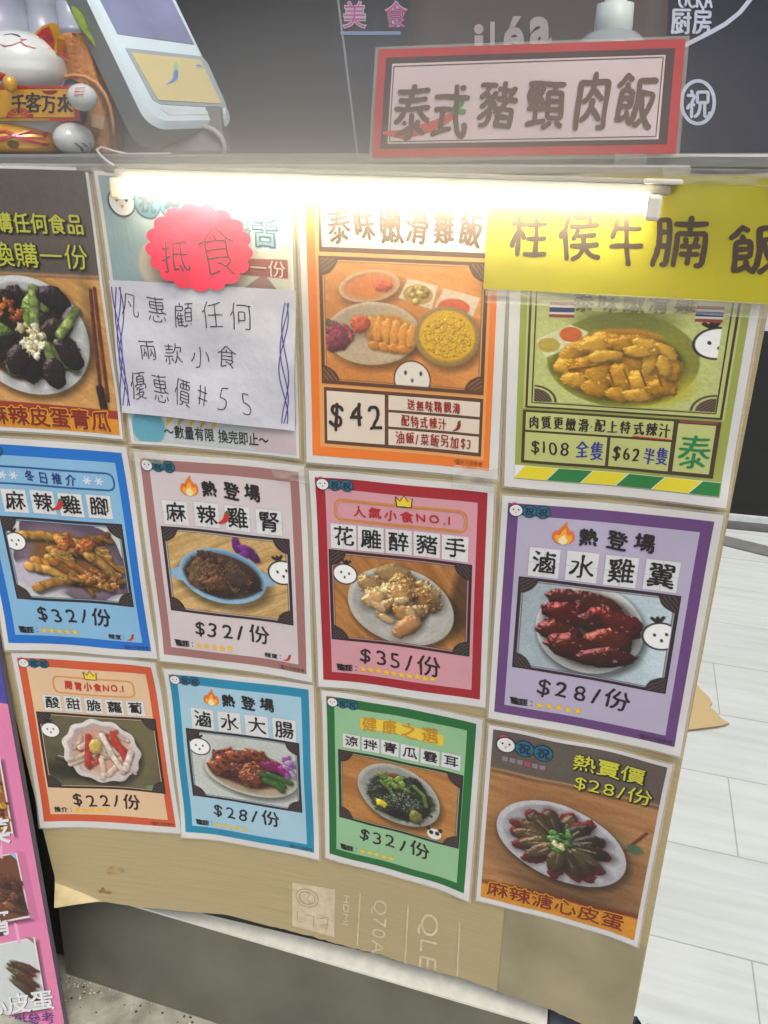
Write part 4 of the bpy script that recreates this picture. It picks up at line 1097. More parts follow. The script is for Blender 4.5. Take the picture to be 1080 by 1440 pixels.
# --- poster 3: orange chicken rice
sh, root = poster('P3', 'orange poster of a chicken rice set priced at 42 dollars', 3)
a = Acc(); sh.rect(a, 1, 1, 209, 296, 0, PAPER); a.build('paper', root, smooth=True)
OR = ink((232, 122, 40)); BRN = ink((96, 62, 40)); CRM = ink((220, 206, 186)); LOR = ink((226, 158, 92))
a = Acc(); sh.rect(a, 8, 7, 200, 287, 1, OR); sh.rect(a, 17, 9, 194, 276, 1.6, LOR)
sh.rect(a, 21, 10, 192, 65, 2.2, BRN); sh.rect(a, 24, 15, 189, 60, 2.8, CRM); sh.line(a, [(21, 12), (192, 12)], 1, 3.2, OR)
sh.rect(a, 22, 208, 191, 272, 2.2, BRN)
for x0, y0, x1, y1 in ((25, 212, 88, 268), (92, 212, 188, 228), (92, 231, 188, 247), (92, 250, 188, 268)): sh.rect(a, x0, y0, x1, y1, 2.8, CRM)
a.build('border_print', root, smooth=True)
p = Pic(20, 69, 191, 204); p.wood((196, 124, 58), (216, 146, 76), .2, 9)
p.plate(72, 98, 32, 16, (206, 186, 156), -.2, .88, 3, inner=(214, 138, 70)); p.mix(p.ellm(72, 98, 25, 11, -.2, soft=3)[0], (206, 116, 54)); p.blob(86, 97, 9, 5, 0, (210, 80, 50), .2, .3, 3)
p.poly([(112, 88), (142, 94), (136, 118), (102, 108)], (214, 200, 176)); p.poly([(148, 96), (184, 104), (174, 132), (136, 122)], (214, 200, 176)); p.ell(122, 104, 15, 10, (170, 142, 66)); p.ell(158, 115, 16, 9, (206, 88, 48)); cluster(p, 122, 104, 11, 7, 12, 3.5, [(176, 156, 80), (150, 120, 60)], 5)
p.plate(75, 147, 50, 33, (206, 190, 160), -.12, .92, 4); p.mix(p.ellm(94, 146, 27, 20, .1, soft=4, wob=.1, seed=2)[0], (206, 136, 52))
for k in range(6): p.blob(74 + k * 8.5, 140 + k * 1.6, 6.5, 16 - abs(k - 2.5) * 1.5, .12, (216, 146, 60), .2, .25, k, .34, .12, 6)
for k in range(4): p.blob(78 + k * 10, 159 + k, 7, 5, .2, (202, 130, 50), .2, .3, k + 9, .34, .12)
cluster(p, 40, 150, 14, 16, 20, 7, [(120, 40, 74), (96, 44, 60), (86, 96, 54), (160, 60, 80)], 7, .5, .2); p.blob(62, 138, 10, 10, .5, (196, 80, 50), .2, .3, 8)
p.plate(152, 145, 33, 31, (150, 130, 86), 0, .88, 5, inner=(200, 150, 30)); p.ell(152, 144, 28, 26, (216, 172, 34), soft=2); cluster(p, 152, 145, 24, 22, 260, 1.5, [(222, 178, 40), (208, 162, 32), (230, 190, 58)], 9, .2, .1)
p.c = p.c * .86 + .14 * np.array((216, 150, 90)) / 255.; p.grade(n=.05); p.frame((96, 62, 40), (226, 170, 110), 19)
p.ell(117, 193, 19.5, 20.5, (60, 44, 36)); p.ell(117, 193, 18.2, 19.2, (224, 216, 200)); [p.ell(x, 186, 1.4, 2.4, (40, 36, 34)) for x in (110, 126)]; p.ell(117, 194, 1.6, 2.2, (120, 90, 70)); p.mix(np.clip((p.Y - 199.5) / p.px, 0, 1), (96, 62, 40))
sh.picture(p, 3.4, 'dish_photo', root)
a = Acc(); sh.text(a, '泰味嫩滑雞飯', 30, 20, 184, 56, 5, ink((92, 66, 50)), 'pen', 3.3, jit=1.0, seed=4, gap=.12); a.build('dish_name', root)
a = Acc(); sh.text(a, '$42', 27, 216, 86, 256, 5, ink((52, 36, 36)), 'pen', 3.6, jit=.6, gap=.1); a.build('price', root)
a = Acc(); rd = ink((150, 40, 34))
sh.text(a, '送無味精靚湯', 112, 214, 168, 227, 5, rd, 'pen', 1.25, jit=1, gap=.15); sh.text(a, '配特式辣汁', 106, 232, 154, 246, 5, rd, 'pen', 1.3, jit=1, gap=.12); chili(sh, a, 160, 246, 167, 236, 3.4, 5, (130, 40, 26)); sh.text(a, '油飯/菜飯另加$3', 100, 251, 180, 266, 5, rd, 'pen', 1.3, jit=1, gap=.12)
sh.text(a, '*圖片只供參考', 162, 277, 193, 284, 4, ink((96, 50, 30))); a.build('small_print', root)
a = Acc(); sh.ell(a, 92, 8, 7, 6, 5, WHT); [sh.ell(a, 92 + 14 * k, 8.5, 7, 6.5, 5, ink((90, 190, 206))) for k in (1, 2)]
[sh.text(a, '祝', 88 + 14 * k, 4, 96 + 14 * k, 13, 6, ink((40, 100, 120)), 'pen', 1.2) for k in (1, 2)]; a.build('emblem', root)

# --- poster 4: steamed chicken
sh, root = poster('P4', 'yellow green poster of sliced steamed chicken priced 108 and 62 dollars', 4)
a = Acc(); sh.rect(a, 1, 1, 209, 296, 0, PAPER); a.build('paper', root, smooth=True)
GR = ink((152, 162, 74)); LGC = ink((184, 190, 116)); DB = ink((66, 50, 34)); GN = ink((34, 120, 58)); YL = ink((222, 206, 40))
a = Acc(); sh.rect(a, 11, 8, 202, 283, 1, GR); sh.rect(a, 17, 20, 196, 184, 1.6, LGC)
for x in (20, 193): sh.line(a, [(x, 20), (x, 182)], 2.2, 2.4, DB)
sh.line(a, [(20, 182), (193, 182)], 2.6, 2.5, DB); sh.line(a, [(25, 20), (25, 176), (188, 176), (188, 20)], 1.3, 2.4, DB)
sh.rect(a, 17, 186, 194, 259, 2.2, DB)
for x0, y0, x1, y1 in ((20, 189, 154, 213), (20, 216, 97, 255), (100, 216, 154, 255), (158, 191, 190, 254)): sh.rect(a, x0, y0, x1, y1, 2.8, LGC)
sh.line(a, [(160, 188), (190, 188)], 3, 3, ink((130, 70, 62))); sh.line(a, [(120, 212), (152, 213)], 1.6, 3.4, ink((190, 60, 44)))
sh.rect(a, 11, 263, 201, 282, 2.2, WHT)
for k in range(6):
    x0 = 11 + k * 33; sh.quad(a, [(min(x0 + 10, 201), 263.5), (min(x0 + 42, 201), 263.5), (min(x0 + 31, 201), 281.5), (min(x0 - 1 + (1 if k == 0 else 0), 201), 281.5)], 2.8, YL if k % 2 == 0 else GN, 5)
a.build('border_print', root, smooth=True)
a = Acc()
for x0 in (37, 160):
    a = Acc()
    for i, c in enumerate(((150, 60, 50), (206, 206, 190), (52, 62, 110), (206, 206, 190), (150, 60, 50))): sh.rect(a, x0, 50 + i * 3.6 - (.9 if i == 2 else 0), x0 + 22, 53.6 + i * 3.6 + (.9 if i == 2 else 0), 3 + (.3 if i == 2 else 0), ink(c), 30)
    a.build('flag_print', root)
p = Pic(27, 60, 187, 174); p.c[:] = np.array((184, 190, 116)) / 255.
p.ell(103, 118, 66, 57, (128, 128, 46), .05, soft=1.5); p.ell(128, 150, 38, 22, (176, 166, 40), -.2, soft=12); p.ell(103, 70, 40, 14, (110, 112, 50), 0, soft=10)
p.poly([(26, 96), (56, 76), (72, 84), (70, 96), (36, 118)], (206, 204, 160)); p.ell(57, 88, 10, 9, (196, 96, 40)); p.ell(38, 102, 10, 9, (176, 156, 66))
p.mix(p.ellm(100, 122, 50, 42, .0, soft=3, wob=.12, seed=5)[0], (176, 124, 36))
for k, (x, y, a_, b_, r_) in enumerate(((66, 108, 22, 12, -.5), (84, 98, 24, 13, -.25), (110, 96, 22, 12, .1), (132, 108, 20, 15, .7), (60, 128, 20, 11, .05), (78, 126, 20, 14, .2), (142, 128, 14, 20, .1), (68, 146, 18, 10, .35), (88, 138, 15, 19, -.2), (106, 138, 13, 20, -.35), (124, 142, 13, 19, -.3), (84, 156, 16, 10, .4), (104, 160, 14, 9, .2), (122, 158, 16, 9, -.1), (138, 148, 12, 12, -.2))): p.blob(x, y, a_, b_, r_, np.array(((186, 136, 40), (196, 148, 50), (174, 124, 34))[k % 3]), .25, .30, k, .42, .16, 8)
for x, y, a_, b_, r_ in ((126, 98, 17, 6.5, .35), (140, 104, 15, 6, .8), (128, 116, 6.5, 17, .1), (140, 122, 6, 15, -.25), (116, 106, 13, 7, .1), (88, 114, 17, 8, -.2)): p.blob(x, y, a_, b_, r_, (198, 152, 54), .25, .3, int(x), .42, .12, 9)
p.strip([(58, 132), (84, 124), (92, 118)], 3, (120, 80, 24), 0, 5, .2, 0)
for k in range(4): p.strip([(92 + k * 14, 128), (98 + k * 14, 146)], 2, (130, 84, 24), 0, 5, .2, 0)
p.grade(n=.05)
e = (66, 50, 34); T = lambda q_, w_: p.c
for cx in (27, 187):
    d = np.hypot(p.X - cx, p.Y - 174); hx = np.sin((p.X * (1 if cx > 100 else -1) + p.Y) * 1.6)
    p.mix(np.clip((17 - d) / p.px, 0, 1), np.array(e) / 255. + (np.clip(hx, 0, 1) * .2)[..., None]); p.mix(np.clip(1.4 - np.abs(d - 20) / p.px * .6, 0, 1), e)
p.pk = None; p.peek(181, 92, 19, -.3)
sh.picture(p, 3.0, 'dish_photo', root)
a = Acc(); sh.text(a, '泰味嫩滑雞', 57, 35, 160, 61, 4.4, ink((110, 100, 54)), 'pen', 2.6, jit=.8, gap=.15); sh.text(a, '肉質更嫩滑·配上特式辣汁', 23, 192, 152, 211, 4, ink((40, 34, 30)), 'pen', 1.6, jit=.8, gap=.15); sh.text(a, '泰', 160, 200, 189, 248, 4, ink((30, 124, 70)), 'pen', 3.4, jit=.8); a.build('dish_name', root)
a = Acc(); bk = ink((34, 30, 30)); bu = ink((44, 50, 140))
sh.text(a, '$108', 25, 222, 63, 248, 4, bk, 'pen', 2.0, jit=.6, gap=.1); sh.text(a, '全隻', 68, 221, 95, 248, 4, bu, 'pen', 2.0, jit=.9, gap=.1); sh.text(a, '$62', 103, 222, 128, 248, 4, bk, 'pen', 2.0, jit=.6, gap=.1); sh.text(a, '半隻', 131, 224, 153, 248, 4, bu, 'pen', 1.8, jit=.9, gap=.1); a.build('price', root)

# ------------------------------------------------------------------ things stuck over the posters
def panel_thing(name, label, cat, px, W, H, off_, seed, buckle=.0008, group=None):
    sh = panel_sheet(px, W, H, off_, seed=seed, buckle=buckle); c = sh.at(W / 2, H)
    return sh, thing(name, c, label, cat, group)


sh, root = panel_thing('yellow_strip', 'bright yellow paper strip with five handwritten characters across the top right posters', 'paper strip', [(690, 250), (1093, 247), (1087, 427), (681, 405)], 270, 118, .0075, 21)
a = Acc(); sh.rect(a, 0, 0, 270, 118, 0, mat('yellow_paper', (180, 170, 24), .5, coat=.25, var=.05, scale=12, bump=.12, bscale=14)); a.build('paper', root, smooth=True)
s2 = panel_sheet([(690, 250), (1093, 247), (1087, 427), (681, 405)], 403, 172, .0075, seed=21)
a = Acc(); mk = ink((70, 52, 36))
for ch, u0, v0, u1, v1 in (('柱', 727, 303, 787, 374), ('侯', 803, 297, 866, 374), ('牛', 875, 304, 925, 380), ('腩', 930, 300, 1010, 378), ('飯', 1028, 304, 1108, 388)):
    s2.text(a, ch, u0 - 690, v0 - 248, u1 - 690, v1 - 248, 2, mk, 'pen', 7.2, jit=1.0, seed=3)
a.build('lettering', root)

sh, root = panel_thing('handwritten_sheet', 'crinkled white sheet handwritten in black pen with purple wavy edges', 'paper sheet', [(160, 392), (420, 407), (418, 603), (178, 577)], 210, 160, .0095, 22, .0014)
crk = mat('crinkled_white_paper', (205, 205, 212), .42, coat=.3, var=.03, scale=10, bump=.55, bscale=26)
a = Acc(); sh.rect(a, 0, 0, 210, 160, 0, crk, 4); a.build('paper', root, smooth=True)
a = Acc(); pen = ink((40, 40, 46))
for s, x0, y0, x1, y1 in (('凡惠顧任何', 8, 12, 170, 46), ('兩款小食', 28, 62, 150, 92), ('優惠價#55', 14, 102, 174, 144)):
    n_ = len(s); cw = (x1 - x0) / n_
    for i, ch in enumerate(s):
        k = .82 if '\u2e80' < ch else .6
        sh.text(a, ch, x0 + cw * i, y0 + 1.2 * i, x0 + cw * (i + k), y1 + 1.2 * i, 2, pen if not (i == 6) else ink((96, 104, 50)), 'pen', 1.15, jit=1.2, seed=i + 7)
a.build('handwriting', root)
a = Acc(); a2 = Acc(); pur = ink((70, 62, 150))
for k in range(4):
    ph = k * 1.3; L = [(8 + 4 * math.sin(t_ * .05 + ph) - (k - 1.5) * 1.2 + (-.02 * t_), t_) for t_ in np.linspace(8, 150, 24)]; sh.line(a, L, 1.2, 2 + .2 * k, pur)
    L = [(199 + 4.5 * math.sin(t_ * .055 + ph) + (k - 1.5) * 1.0, t_) for t_ in np.linspace(14, 152, 24)]
    if k < 3: sh.line(a2, L, 1.2, 2 + .2 * k, pur)
a2.build('purple_waves', root); a.build('purple_waves', root)

sh, root = panel_thing('pink_sticker', 'fluorescent pink scalloped card with two handwritten characters', 'sticker', [(208, 282), (362, 286), (366, 412), (212, 406)], 150, 124, .0130, 23, .001)
hot = mat('fluorescent_pink', (250, 36, 78), .5, coat=.2, var=.02, bump=.05)
a = Acc(); pts = []
for k in range(160):
    t_ = k * 2 * math.pi / 160; r_ = 1 - .10 + .10 * abs(math.cos(t_ * 8.5)) ** .7 * 1.0; pts.append((76 + 73 * r_ * math.cos(t_ + .1), 62 + 61 * r_ * math.sin(t_ + .1)))
sh.fan(a, pts, 0, hot); V0 = a.v[0].copy(); a.build('card', root, smooth=False)
a = Acc(); gp = ink((86, 48, 60)); sh.text(a, '抵', 22, 46, 66, 100, 2, gp, 'pen', 2.2, jit=1.2); sh.text(a, '食', 72, 28, 128, 108, 2, gp, 'pen', 2.2, jit=1.2, seed=4); a.build('handwriting', root)

# clear tape
for lab, px in (('crinkled clear tape over the lower right corner of the orange poster', [(640, 650), (702, 656), (700, 690), (638, 680)]),
                ('clear tape piece at the top left corner of the dusty pink poster', [(186, 627), (236, 632), (234, 650), (188, 645)]),
                ('wide clear tape along the top edge right of the lamp', [(930, 236), (1082, 238), (1080, 262), (932, 258)]),
                ('long clear tape band under the yellow strip', [(684, 404), (1078, 424), (1074, 446), (684, 424)]),
                ('clear tape at the top right corner of the dusty pink poster', [(385, 652), (436, 656), (436, 676), (388, 668)])):
    sh, root = panel_thing('tape_strip', lab, 'tape', px, 40, 16, .0085, len(lab), .0012, 'clear tape strips on the menu board')
    a = Acc(); sh.rect(a, 0, 0, 40, 16, 0, TAPE, 2); a.build('film', root, smooth=True)

# the sign standing on the counter's edge
SQ = [(528, 66), (970, 50), (955, 222), (518, 228)]; SY = -.004
sgn = Sheet([tuple(at_y(u_, v_, SY)[[0, 2]]) for u_, v_ in SQ], 442, 166, 0, lambda X, Z: SY + 0 * X, .0006, 31)
root = thing('dish_sign', sgn.at(221, 166), 'red bordered pink white sign with six brushed characters standing above the lamp', 'sign')
a = Acc(); sgn.rect(a, 0, 0, 442, 166, 0, CLEAR, 20); sgn.rect(a, 5, 4, 437, 160, -4, mat('sign_back', (120, 110, 104), .6), 20); a.build('laminate', root, smooth=True)
a = Acc(); sgn.rect(a, 5, 4, 437, 160, 1, ink((196, 66, 66)), 20); sgn.rect(a, 17, 16, 424, 147, 2, ink((84, 62, 58)), 20); sgn.rect(a, 27, 25, 412, 140, 3, ink((226, 206, 202)), 20)
sgn.line(a, [(30, 29), (409, 28), (408, 136), (30, 137)], 1.4, 4, ink((96, 72, 66)), closed=True); a.build('border_print', root, smooth=True)
a = Acc(); sgn.line(a, [(22, 124), (50, 127), (85, 118), (110, 108), (126, 97)], 15, 4.4, ink((206, 92, 74)), prof=[.35, .9, 1, .9, .6]); sgn.line(a, [(122, 92), (132, 84)], 9, 5, ink((90, 150, 84))); sgn.line(a, [(122, 96), (136, 96)], 8, 5.2, ink((90, 150, 84))); a.build('chili_print', root)
a = Acc(); mk = ink((112, 88, 72))
for ch, x0, y0, x1, y1 in (('泰', 30, 44, 92, 138), ('式', 88, 50, 148, 138), ('豬', 150, 48, 218, 132), ('頸', 222, 48, 286, 132), ('肉', 292, 40, 346, 130), ('飯', 346, 42, 408, 128)):
    sgn.text(a, ch, x0 + 2, y0 + 2, x1 - 3, y1 - 3, 6.5, mk, 'pen', 7.4, jit=1.0, seed=6)
a.build('lettering', root)
a = Acc(); tp = Sheet([tuple(at_y(u_, v_, SY - .004)[[0, 2]]) for u_, v_ in ((865, 216), (910, 216), (908, 246), (862, 246))], 40, 30, 0, lambda X, Z: SY - .004 + 0 * X, .0006, 4); tp.rect(a, 0, 0, 40, 30, 0, TAPE, 5); a.build('clear_tape', root, smooth=True)

# ------------------------------------------------------------------ the lamp over the posters
LA, LB = np.array([-.183, -.030, -.006]), np.array([.343, -.046, -.017]); ax = (LB - LA) / np.linalg.norm(LB - LA); Ll = np.linalg.norm(LB - LA)
lamp = thing('tube_lamp', (LA + LB) / 2, 'lit white tube lamp fixed along the top edge of the menu board', 'lamp')
upv = np.array([0, 0, 1.0]); fw = np.cross(ax, upv); fw /= np.linalg.norm(fw); upv = np.cross(fw, ax) * 1.0
if upv[2] < 0: upv = -upv
if fw[1] > 0: fw = -fw
hs = mat('lamp_housing', (196, 192, 178), .35, .1, coat=.2)
a = Acc(); frame_box(a, LA - fw * .022 - upv * .001, ax * Ll, fw * .025, upv * .008, hs, .002); frame_box(a, LA - fw * .016 + upv * .0072, ax * Ll, fw * .016, upv * .004, mat('lamp_rail', (170, 166, 150), .35, .3), .001); a.build('housing', lamp)
em, t_, b_ = nmat('glowing_tube'); b_.inputs['Base Color'].default_value = (.9, .9, .85, 1); b_.inputs['Emission Color'].default_value = (1.0, .90, .68, 1); b_.inputs['Emission Strength'].default_value = TUBE_STRENGTH
tube_c = LA - upv * .0085
a = Acc(); tube(a, [tube_c + ax * k for k in np.linspace(.012, Ll - .018, 12)], .0068, em, 14); a.build('light_tube', lamp, smooth=True)
capm = mat('lamp_cap', (226, 214, 190), .4, trans=.2); rb = mat('lamp_bracket', (222, 218, 206), .35)
a = Acc(); frame_box(a, LA - fw * .012 - upv * .021, ax * .0125, fw * .026, upv * .0205, capm, .003); a.build('end_cap', lamp)
a = Acc(); frame_box(a, LB - ax * .018 - fw * .012 - upv * .021, ax * .0125, fw * .026, upv * .0205, rb, .003); frame_box(a, LB - ax * .022 - fw * .02 + upv * .0075, ax * .030, fw * .034, upv * .004, rb, .0012); a.build('end_cap', lamp)
a = Acc(); c0 = LA + upv * .002
tube(a, [at_y(175, 238, -.03), at_y(160, 233, -.028), at_y(150, 226, -.022), at_y(141, 218, -.012), at_y(136, 211, .0), at_y(142, 207, .012), at_y(158, 212, .02), at_y(180, 217, .03), at_y(240, 216, .05)], .0013, mat('white_cable', (206, 204, 196), .4), 8); a.build('cable', lamp, smooth=True)

# ------------------------------------------------------------------ lucky cat
CY = .09; q = lambda u_, v_, y=CY: at_y(u_, v_, y)
CW = mat('white_glaze', (206, 210, 204), .12, coat=.6, var=.02); GOLD = mat('gold_glaze', (214, 158, 40), .16, .25, coat=.6, var=.12, scale=40); RED = mat('red_glaze', (172, 34, 34), .18, coat=.6, var=.1); BKG = mat('black_glaze', (24, 24, 30), .12, coat=.6)
cat_ = thing('lucky_cat', q(20, 214), 'white and gold ceramic lucky cat holding a gold scroll, at the left edge', 'figurine')
hc, hr = q(18, 94), np.array([(q(84, 90) - q(18, 90))[0], .048, (q(18, 40) - q(18, 94))[2]])
bc = q(20, 172); br_ = np.array([(q(100, 170) - q(20, 170))[0], .044, (q(20, 96) - q(20, 172))[2]])
floor_z = .0165
def flat(p_, d_): p_ = p_.copy(); p_[2] = max(p_[2], floor_z); return p_
a = Acc(); ellipsoid(a, hc, hr, CW, 56, 40, fn=lambda p_, d_: hc + hr * np.sign(d_) * np.abs(d_) ** .8 if d_[2] < 0 else hc + hr * np.array([np.sign(d_[0]) * abs(d_[0]) ** .86, d_[1], d_[2]])); HV = np.array(a.v[0]); HV = HV[HV[:, 1] < hc[1] + .002]; a.build('head', cat_, smooth=True)
def head_y(X, Z):
    X, Z = np.broadcast_arrays(X, Z); d_ = (X[..., None] - HV[:, 0]) ** 2 + (Z[..., None] - HV[:, 2]) ** 2; i_ = np.argsort(d_, -1)[..., :4]; w_ = 1 / (np.take_along_axis(d_, i_, -1) + 1e-9)
    return (HV[:, 1][i_] * w_).sum(-1) / w_.sum(-1) - .0006
a = Acc(); ellipsoid(a, bc, br_, CW, fn=flat); a.build('body', cat_, smooth=True)
for s_ in (1, -1):
    a = Acc(); b0 = hc + np.array([s_ * hr[0] * .52, -.004, hr[2] * .72]); b1 = hc + np.array([s_ * hr[0] * .98, 0, hr[2] * .30]); tip = hc + np.array([s_ * hr[0] * .98, -.002, hr[2] * 1.10])
    th = np.array([0, .012, 0]); m_ = (b0 + b1 + tip) / 3
    o_ = [b0, b0 * .35 + tip * .65 + np.array([-s_ * .002, 0, .002]), tip, tip * .5 + b1 * .5 + np.array([s_ * .004, 0, 0]), b1]; n = 5
    V = o_ + [p_ + th for p_ in o_]; a.add(V, [tuple(range(n)), tuple(range(2 * n - 1, n - 1, -1))] + [(i, i + n, (i + 1) % n + n, (i + 1) % n) for i in range(n)], GOLD)
    i_ = [m_ + (p_ - m_) * .74 + np.array([0, -.0015, 0]) for p_ in o_]; a.add(i_, [tuple(range(n))], RED); a.build('ear', cat_)
hs_ = lambda c_, r_, k=0.0: (lambda X, Z: c_[1] - r_[1] * np.sqrt(np.clip(1 - ((X - c_[0]) / r_[0]) ** 2 - ((Z - c_[2]) / r_[2]) ** 2, .02, 1)) - k)
def face_sheet(px, c_, r_, k=0.0):
    u0, v0, u1, v1 = px; return Sheet([tuple(q(u_, v_, c_[1] - r_[1] * .8)[[0, 2]]) for u_, v_ in ((u0, v0), (u1, v0), (u1, v1), (u0, v1))], u1 - u0, v1 - v0, .0008, hs_(c_, r_, k), 0)
fsx = face_sheet((-40, 20, 100, 120), hc, hr); fsx.surf = head_y; g = lambda u_, v_: (u_ + 40, v_ - 20)
gy = ink((70, 66, 66)); 
a = Acc(); fsx.line(a, [g(0, 47), g(6, 45), g(12, 46), g(17, 49)], 1.2, 0, gy); fsx.line(a, [g(28, 48), g(33, 45), g(39, 45), g(44, 47)], 1.2, 0, gy)
fsx.line(a, [g(4, 63), g(9, 65), g(16, 63), g(22, 57), g(28, 62), g(36, 65), g(43, 63)], 1.3, 0, REDP); fsx.fan(a, [g(19, 52), g(25, 52), g(22, 56)], 0, ink((200, 120, 110)))
for k in range(3): fsx.line(a, [g(50 + k * 2, 62 + 4 * k), g(66 + k, 70 + 5 * k)], 1.2, 0, REDP); fsx.line(a, [g(-8 - k * 2, 62 + 4 * k), g(-22, 70 + 5 * k)], 1.2, 0, REDP)
a.build('painted_face', cat_)
a = Acc(); nk = [np.array([bc[0] + hr[0] * 1.0 * math.sin(k), bc[1] - .046 * math.cos(k), q(20, 114)[2] + .002 * math.cos(k)]) for k in np.linspace(-1.6, 1.6, 24)]; tube(a, nk, .0062, RED, 10)
for p_ in nk[1:-1]:
    dd = p_ - np.array([bc[0], bc[1], p_[2]]); dd /= np.linalg.norm(dd); ellipsoid(a, p_ + dd * .006 + [0, 0, .001], (.0011,) * 3, GOLD, 8, 6)
a.build('collar', cat_, smooth=True)
a = Acc(); ellipsoid(a, q(14, 118, .035), (.0075, .0075, .0085), GOLD, 18, 12); a.build('bell', cat_, smooth=True)
# scroll
ssc = lambda X, Z: .043 + 1.6 * (X - bc[0]) ** 2
sq = [tuple(q(u_, v_, .044)[[0, 2]]) for u_, v_ in ((-40, 127), (92, 122), (98, 166), (-40, 168))]
scs = Sheet(sq, 132, 42, 0, ssc, 0)
a = Acc(); scs.rect(a, -2, -3, 134, 45, -3, RED, 6); scs.rect(a, 2, 1, 128, 40, 0, GOLD, 6); scs.line(a, [(0, -2), (132, -2)], 4, 1, RED); scs.line(a, [(0, 43), (100, 43)], 3.5, 1, mat('gold_rim', (190, 140, 50), .25, .4))
t = np.linspace(math.pi, 2 * math.pi, 14); scs.fan(a, [(66 + 17 * math.cos(k), 40 + 13 * math.sin(k)) for k in t], 1.2, RED)
for k in t[1:-1:2]: scs.line(a, [(66, 40), (66 + 17 * math.cos(k), 40 + 13 * math.sin(k))], 1, 2, GOLD)
for k in t[1:-1:3]: scs.fan(a, [(104 + 9 * math.cos(j), 3 - 6 * math.sin(j)) for j in t], 1.2, RED)
a.build('scroll', cat_, smooth=True)
a = Acc(); scs.text(a, '千客万來', 57, 8, 128, 36, 2.2, BKG, 'brush', 3.0, jit=1.0, seed=5); a.build('scroll_lettering', cat_)
# apron, arm, foot
ac, ar = q(20, 200), np.array([(q(100, 198) - q(20, 198))[0], .064, (q(10, 168) - q(10, 200))[2] * 1.12]); ac[1] = CY
a = Acc(); ellipsoid(a, ac, ar, GOLD, fn=flat); a.build('apron', cat_, smooth=True)
asx = face_sheet((-60, 160, 100, 220), ac, ar, .0012); g2 = lambda u_, v_: (u_ + 60, v_ - 160)
a = Acc()
for s_ in (1, -1):
    asx.line(a, [g2(22, 189), g2(22 + s_ * 12, 184), g2(22 + s_ * 24, 186), g2(22 + s_ * 26, 193), g2(22 + s_ * 12, 194), g2(22, 190)], 3.2, 0, RED); asx.line(a, [g2(22, 190), g2(22 + s_ * 14, 198), g2(22 + s_ * 36, 206)], 4, .5, RED)
asx.ell(a, *g2(22, 203), 6, 6, .8, mat('bell_dark', (110, 90, 40), .25, .5)); a.build('painted_bow', cat_)
a = Acc(); ellipsoid(a, q(104, 145, .075), (.016, .018, .024), BKG, 20, 14); a.build('sleeve', cat_, smooth=True)
a = Acc(); ellipsoid(a, q(116, 137, .045), ((q(134, 137, .045) - q(116, 137, .045))[0], .016, (q(116, 117, .045) - q(116, 137, .045))[2]), CW, 22, 16); pc = q(116, 137, .045)
a.build('paw', cat_, smooth=True)
a = Acc(); ps_ = Sheet([tuple(q(u_, v_, .03)[[0, 2]]) for u_, v_ in ((98, 116), (134, 116), (134, 158), (98, 158))], 36, 42, .001, hs_(pc, np.array([.018, .016, .017])), 0)
for k in range(3): ps_.line(a, [(8, 8 + 5 * k), (18, 7 + 5 * k)], 1.5, 0, REDP)
a.build('painted_claws', cat_)
a = Acc(); ellipsoid(a, q(104, 196, .06), (.020, .026, (q(104, 172, .06) - q(104, 196, .06))[2]), CW, 22, 16, fn=flat); fc = q(104, 196, .06)
a.build('foot', cat_, smooth=True)
a = Acc(); fs_ = Sheet([tuple(q(u_, v_, .035)[[0, 2]]) for u_, v_ in ((84, 176), (126, 176), (126, 218), (84, 218))], 42, 42, .001, hs_(fc, np.array([.020, .026, .018])), 0)
for k in range(3): fs_.line(a, [(17 + 5 * k, 25), (20 + 5 * k, 31), (19 + 5 * k, 36)], 1.4, 0, gy)
a.build('painted_toes', cat_)

# cloth behind the cat
tw = mat('orange_brown_cloth', (196, 132, 74), .9, var=.12, scale=30, bump=.6, bscale=220)
TL_ = [(46, 90, 112), (52, 84, 122), (66, 82, 128), (84, 84, 134), (104, 86, 141), (125, 88, 149), (142, 88, 156), (160, 90, 163), (176, 96, 166), (196, 108, 167), (214, 120, 167)]
a = Acc(); V = []; nn_ = 20
for v_, l_, r_ in TL_:
    for i in range(nn_ + 1):
        s_ = i / nn_; u_ = l_ + (r_ - l_) * s_; y_ = .125 - .022 * math.sin(math.pi * s_) ** .6 + .005 * math.sin(s_ * 9 + v_ * .03) ; V.append(at_y(u_, v_, y_))
M = len(V); V += [p_ + np.array([.0, .012, -.001]) for p_ in V]; k = nn_ + 1
Fq = [(j * k + i, (j + 1) * k + i, (j + 1) * k + i + 1, j * k + i + 1) for j in range(len(TL_) - 1) for i in range(nn_)]
rim = [(i, i + 1) for i in range(nn_)] + [(j * k, (j + 1) * k) for j in range(len(TL_) - 1)] + [(j * k + nn_, (j + 1) * k + nn_) for j in range(len(TL_) - 1)]
a.add(V, Fq + [tuple(i + M for i in f) for f in Fq] + [(p_, q_, q_ + M, p_ + M) for p_, q_ in rim], tw)
tube(a, [at_y(u_, v_, .098 + .0006 * k_) for k_, (u_, v_) in enumerate([(92, 108), (104, 106), (120, 108), (136, 117), (148, 133), (155, 150), (159, 172), (160, 190)])], .0022, mat('cloth_hem', (206, 146, 88), .9), 8)
towel = tag(a.build('cleaning_cloth', smooth=True, loc=at_y(130, 214, .12)), 'orange brown cloth draped between the lucky cat and the payment reader', 'cloth')
a = Acc(); c_ = [at_y(u_, v_, .092) for u_, v_ in ((129, 160), (147, 164), (145, 182), (128, 178))]; a.add(c_ + [p_ + np.array([0, .002, 0]) for p_ in c_], [(0, 1, 2, 3), (0, 4, 5, 1), (1, 5, 6, 2), (2, 6, 7, 3), (3, 7, 4, 0)], mat('cloth_label', (190, 160, 130), .8)); a.build('sewn_label', towel)

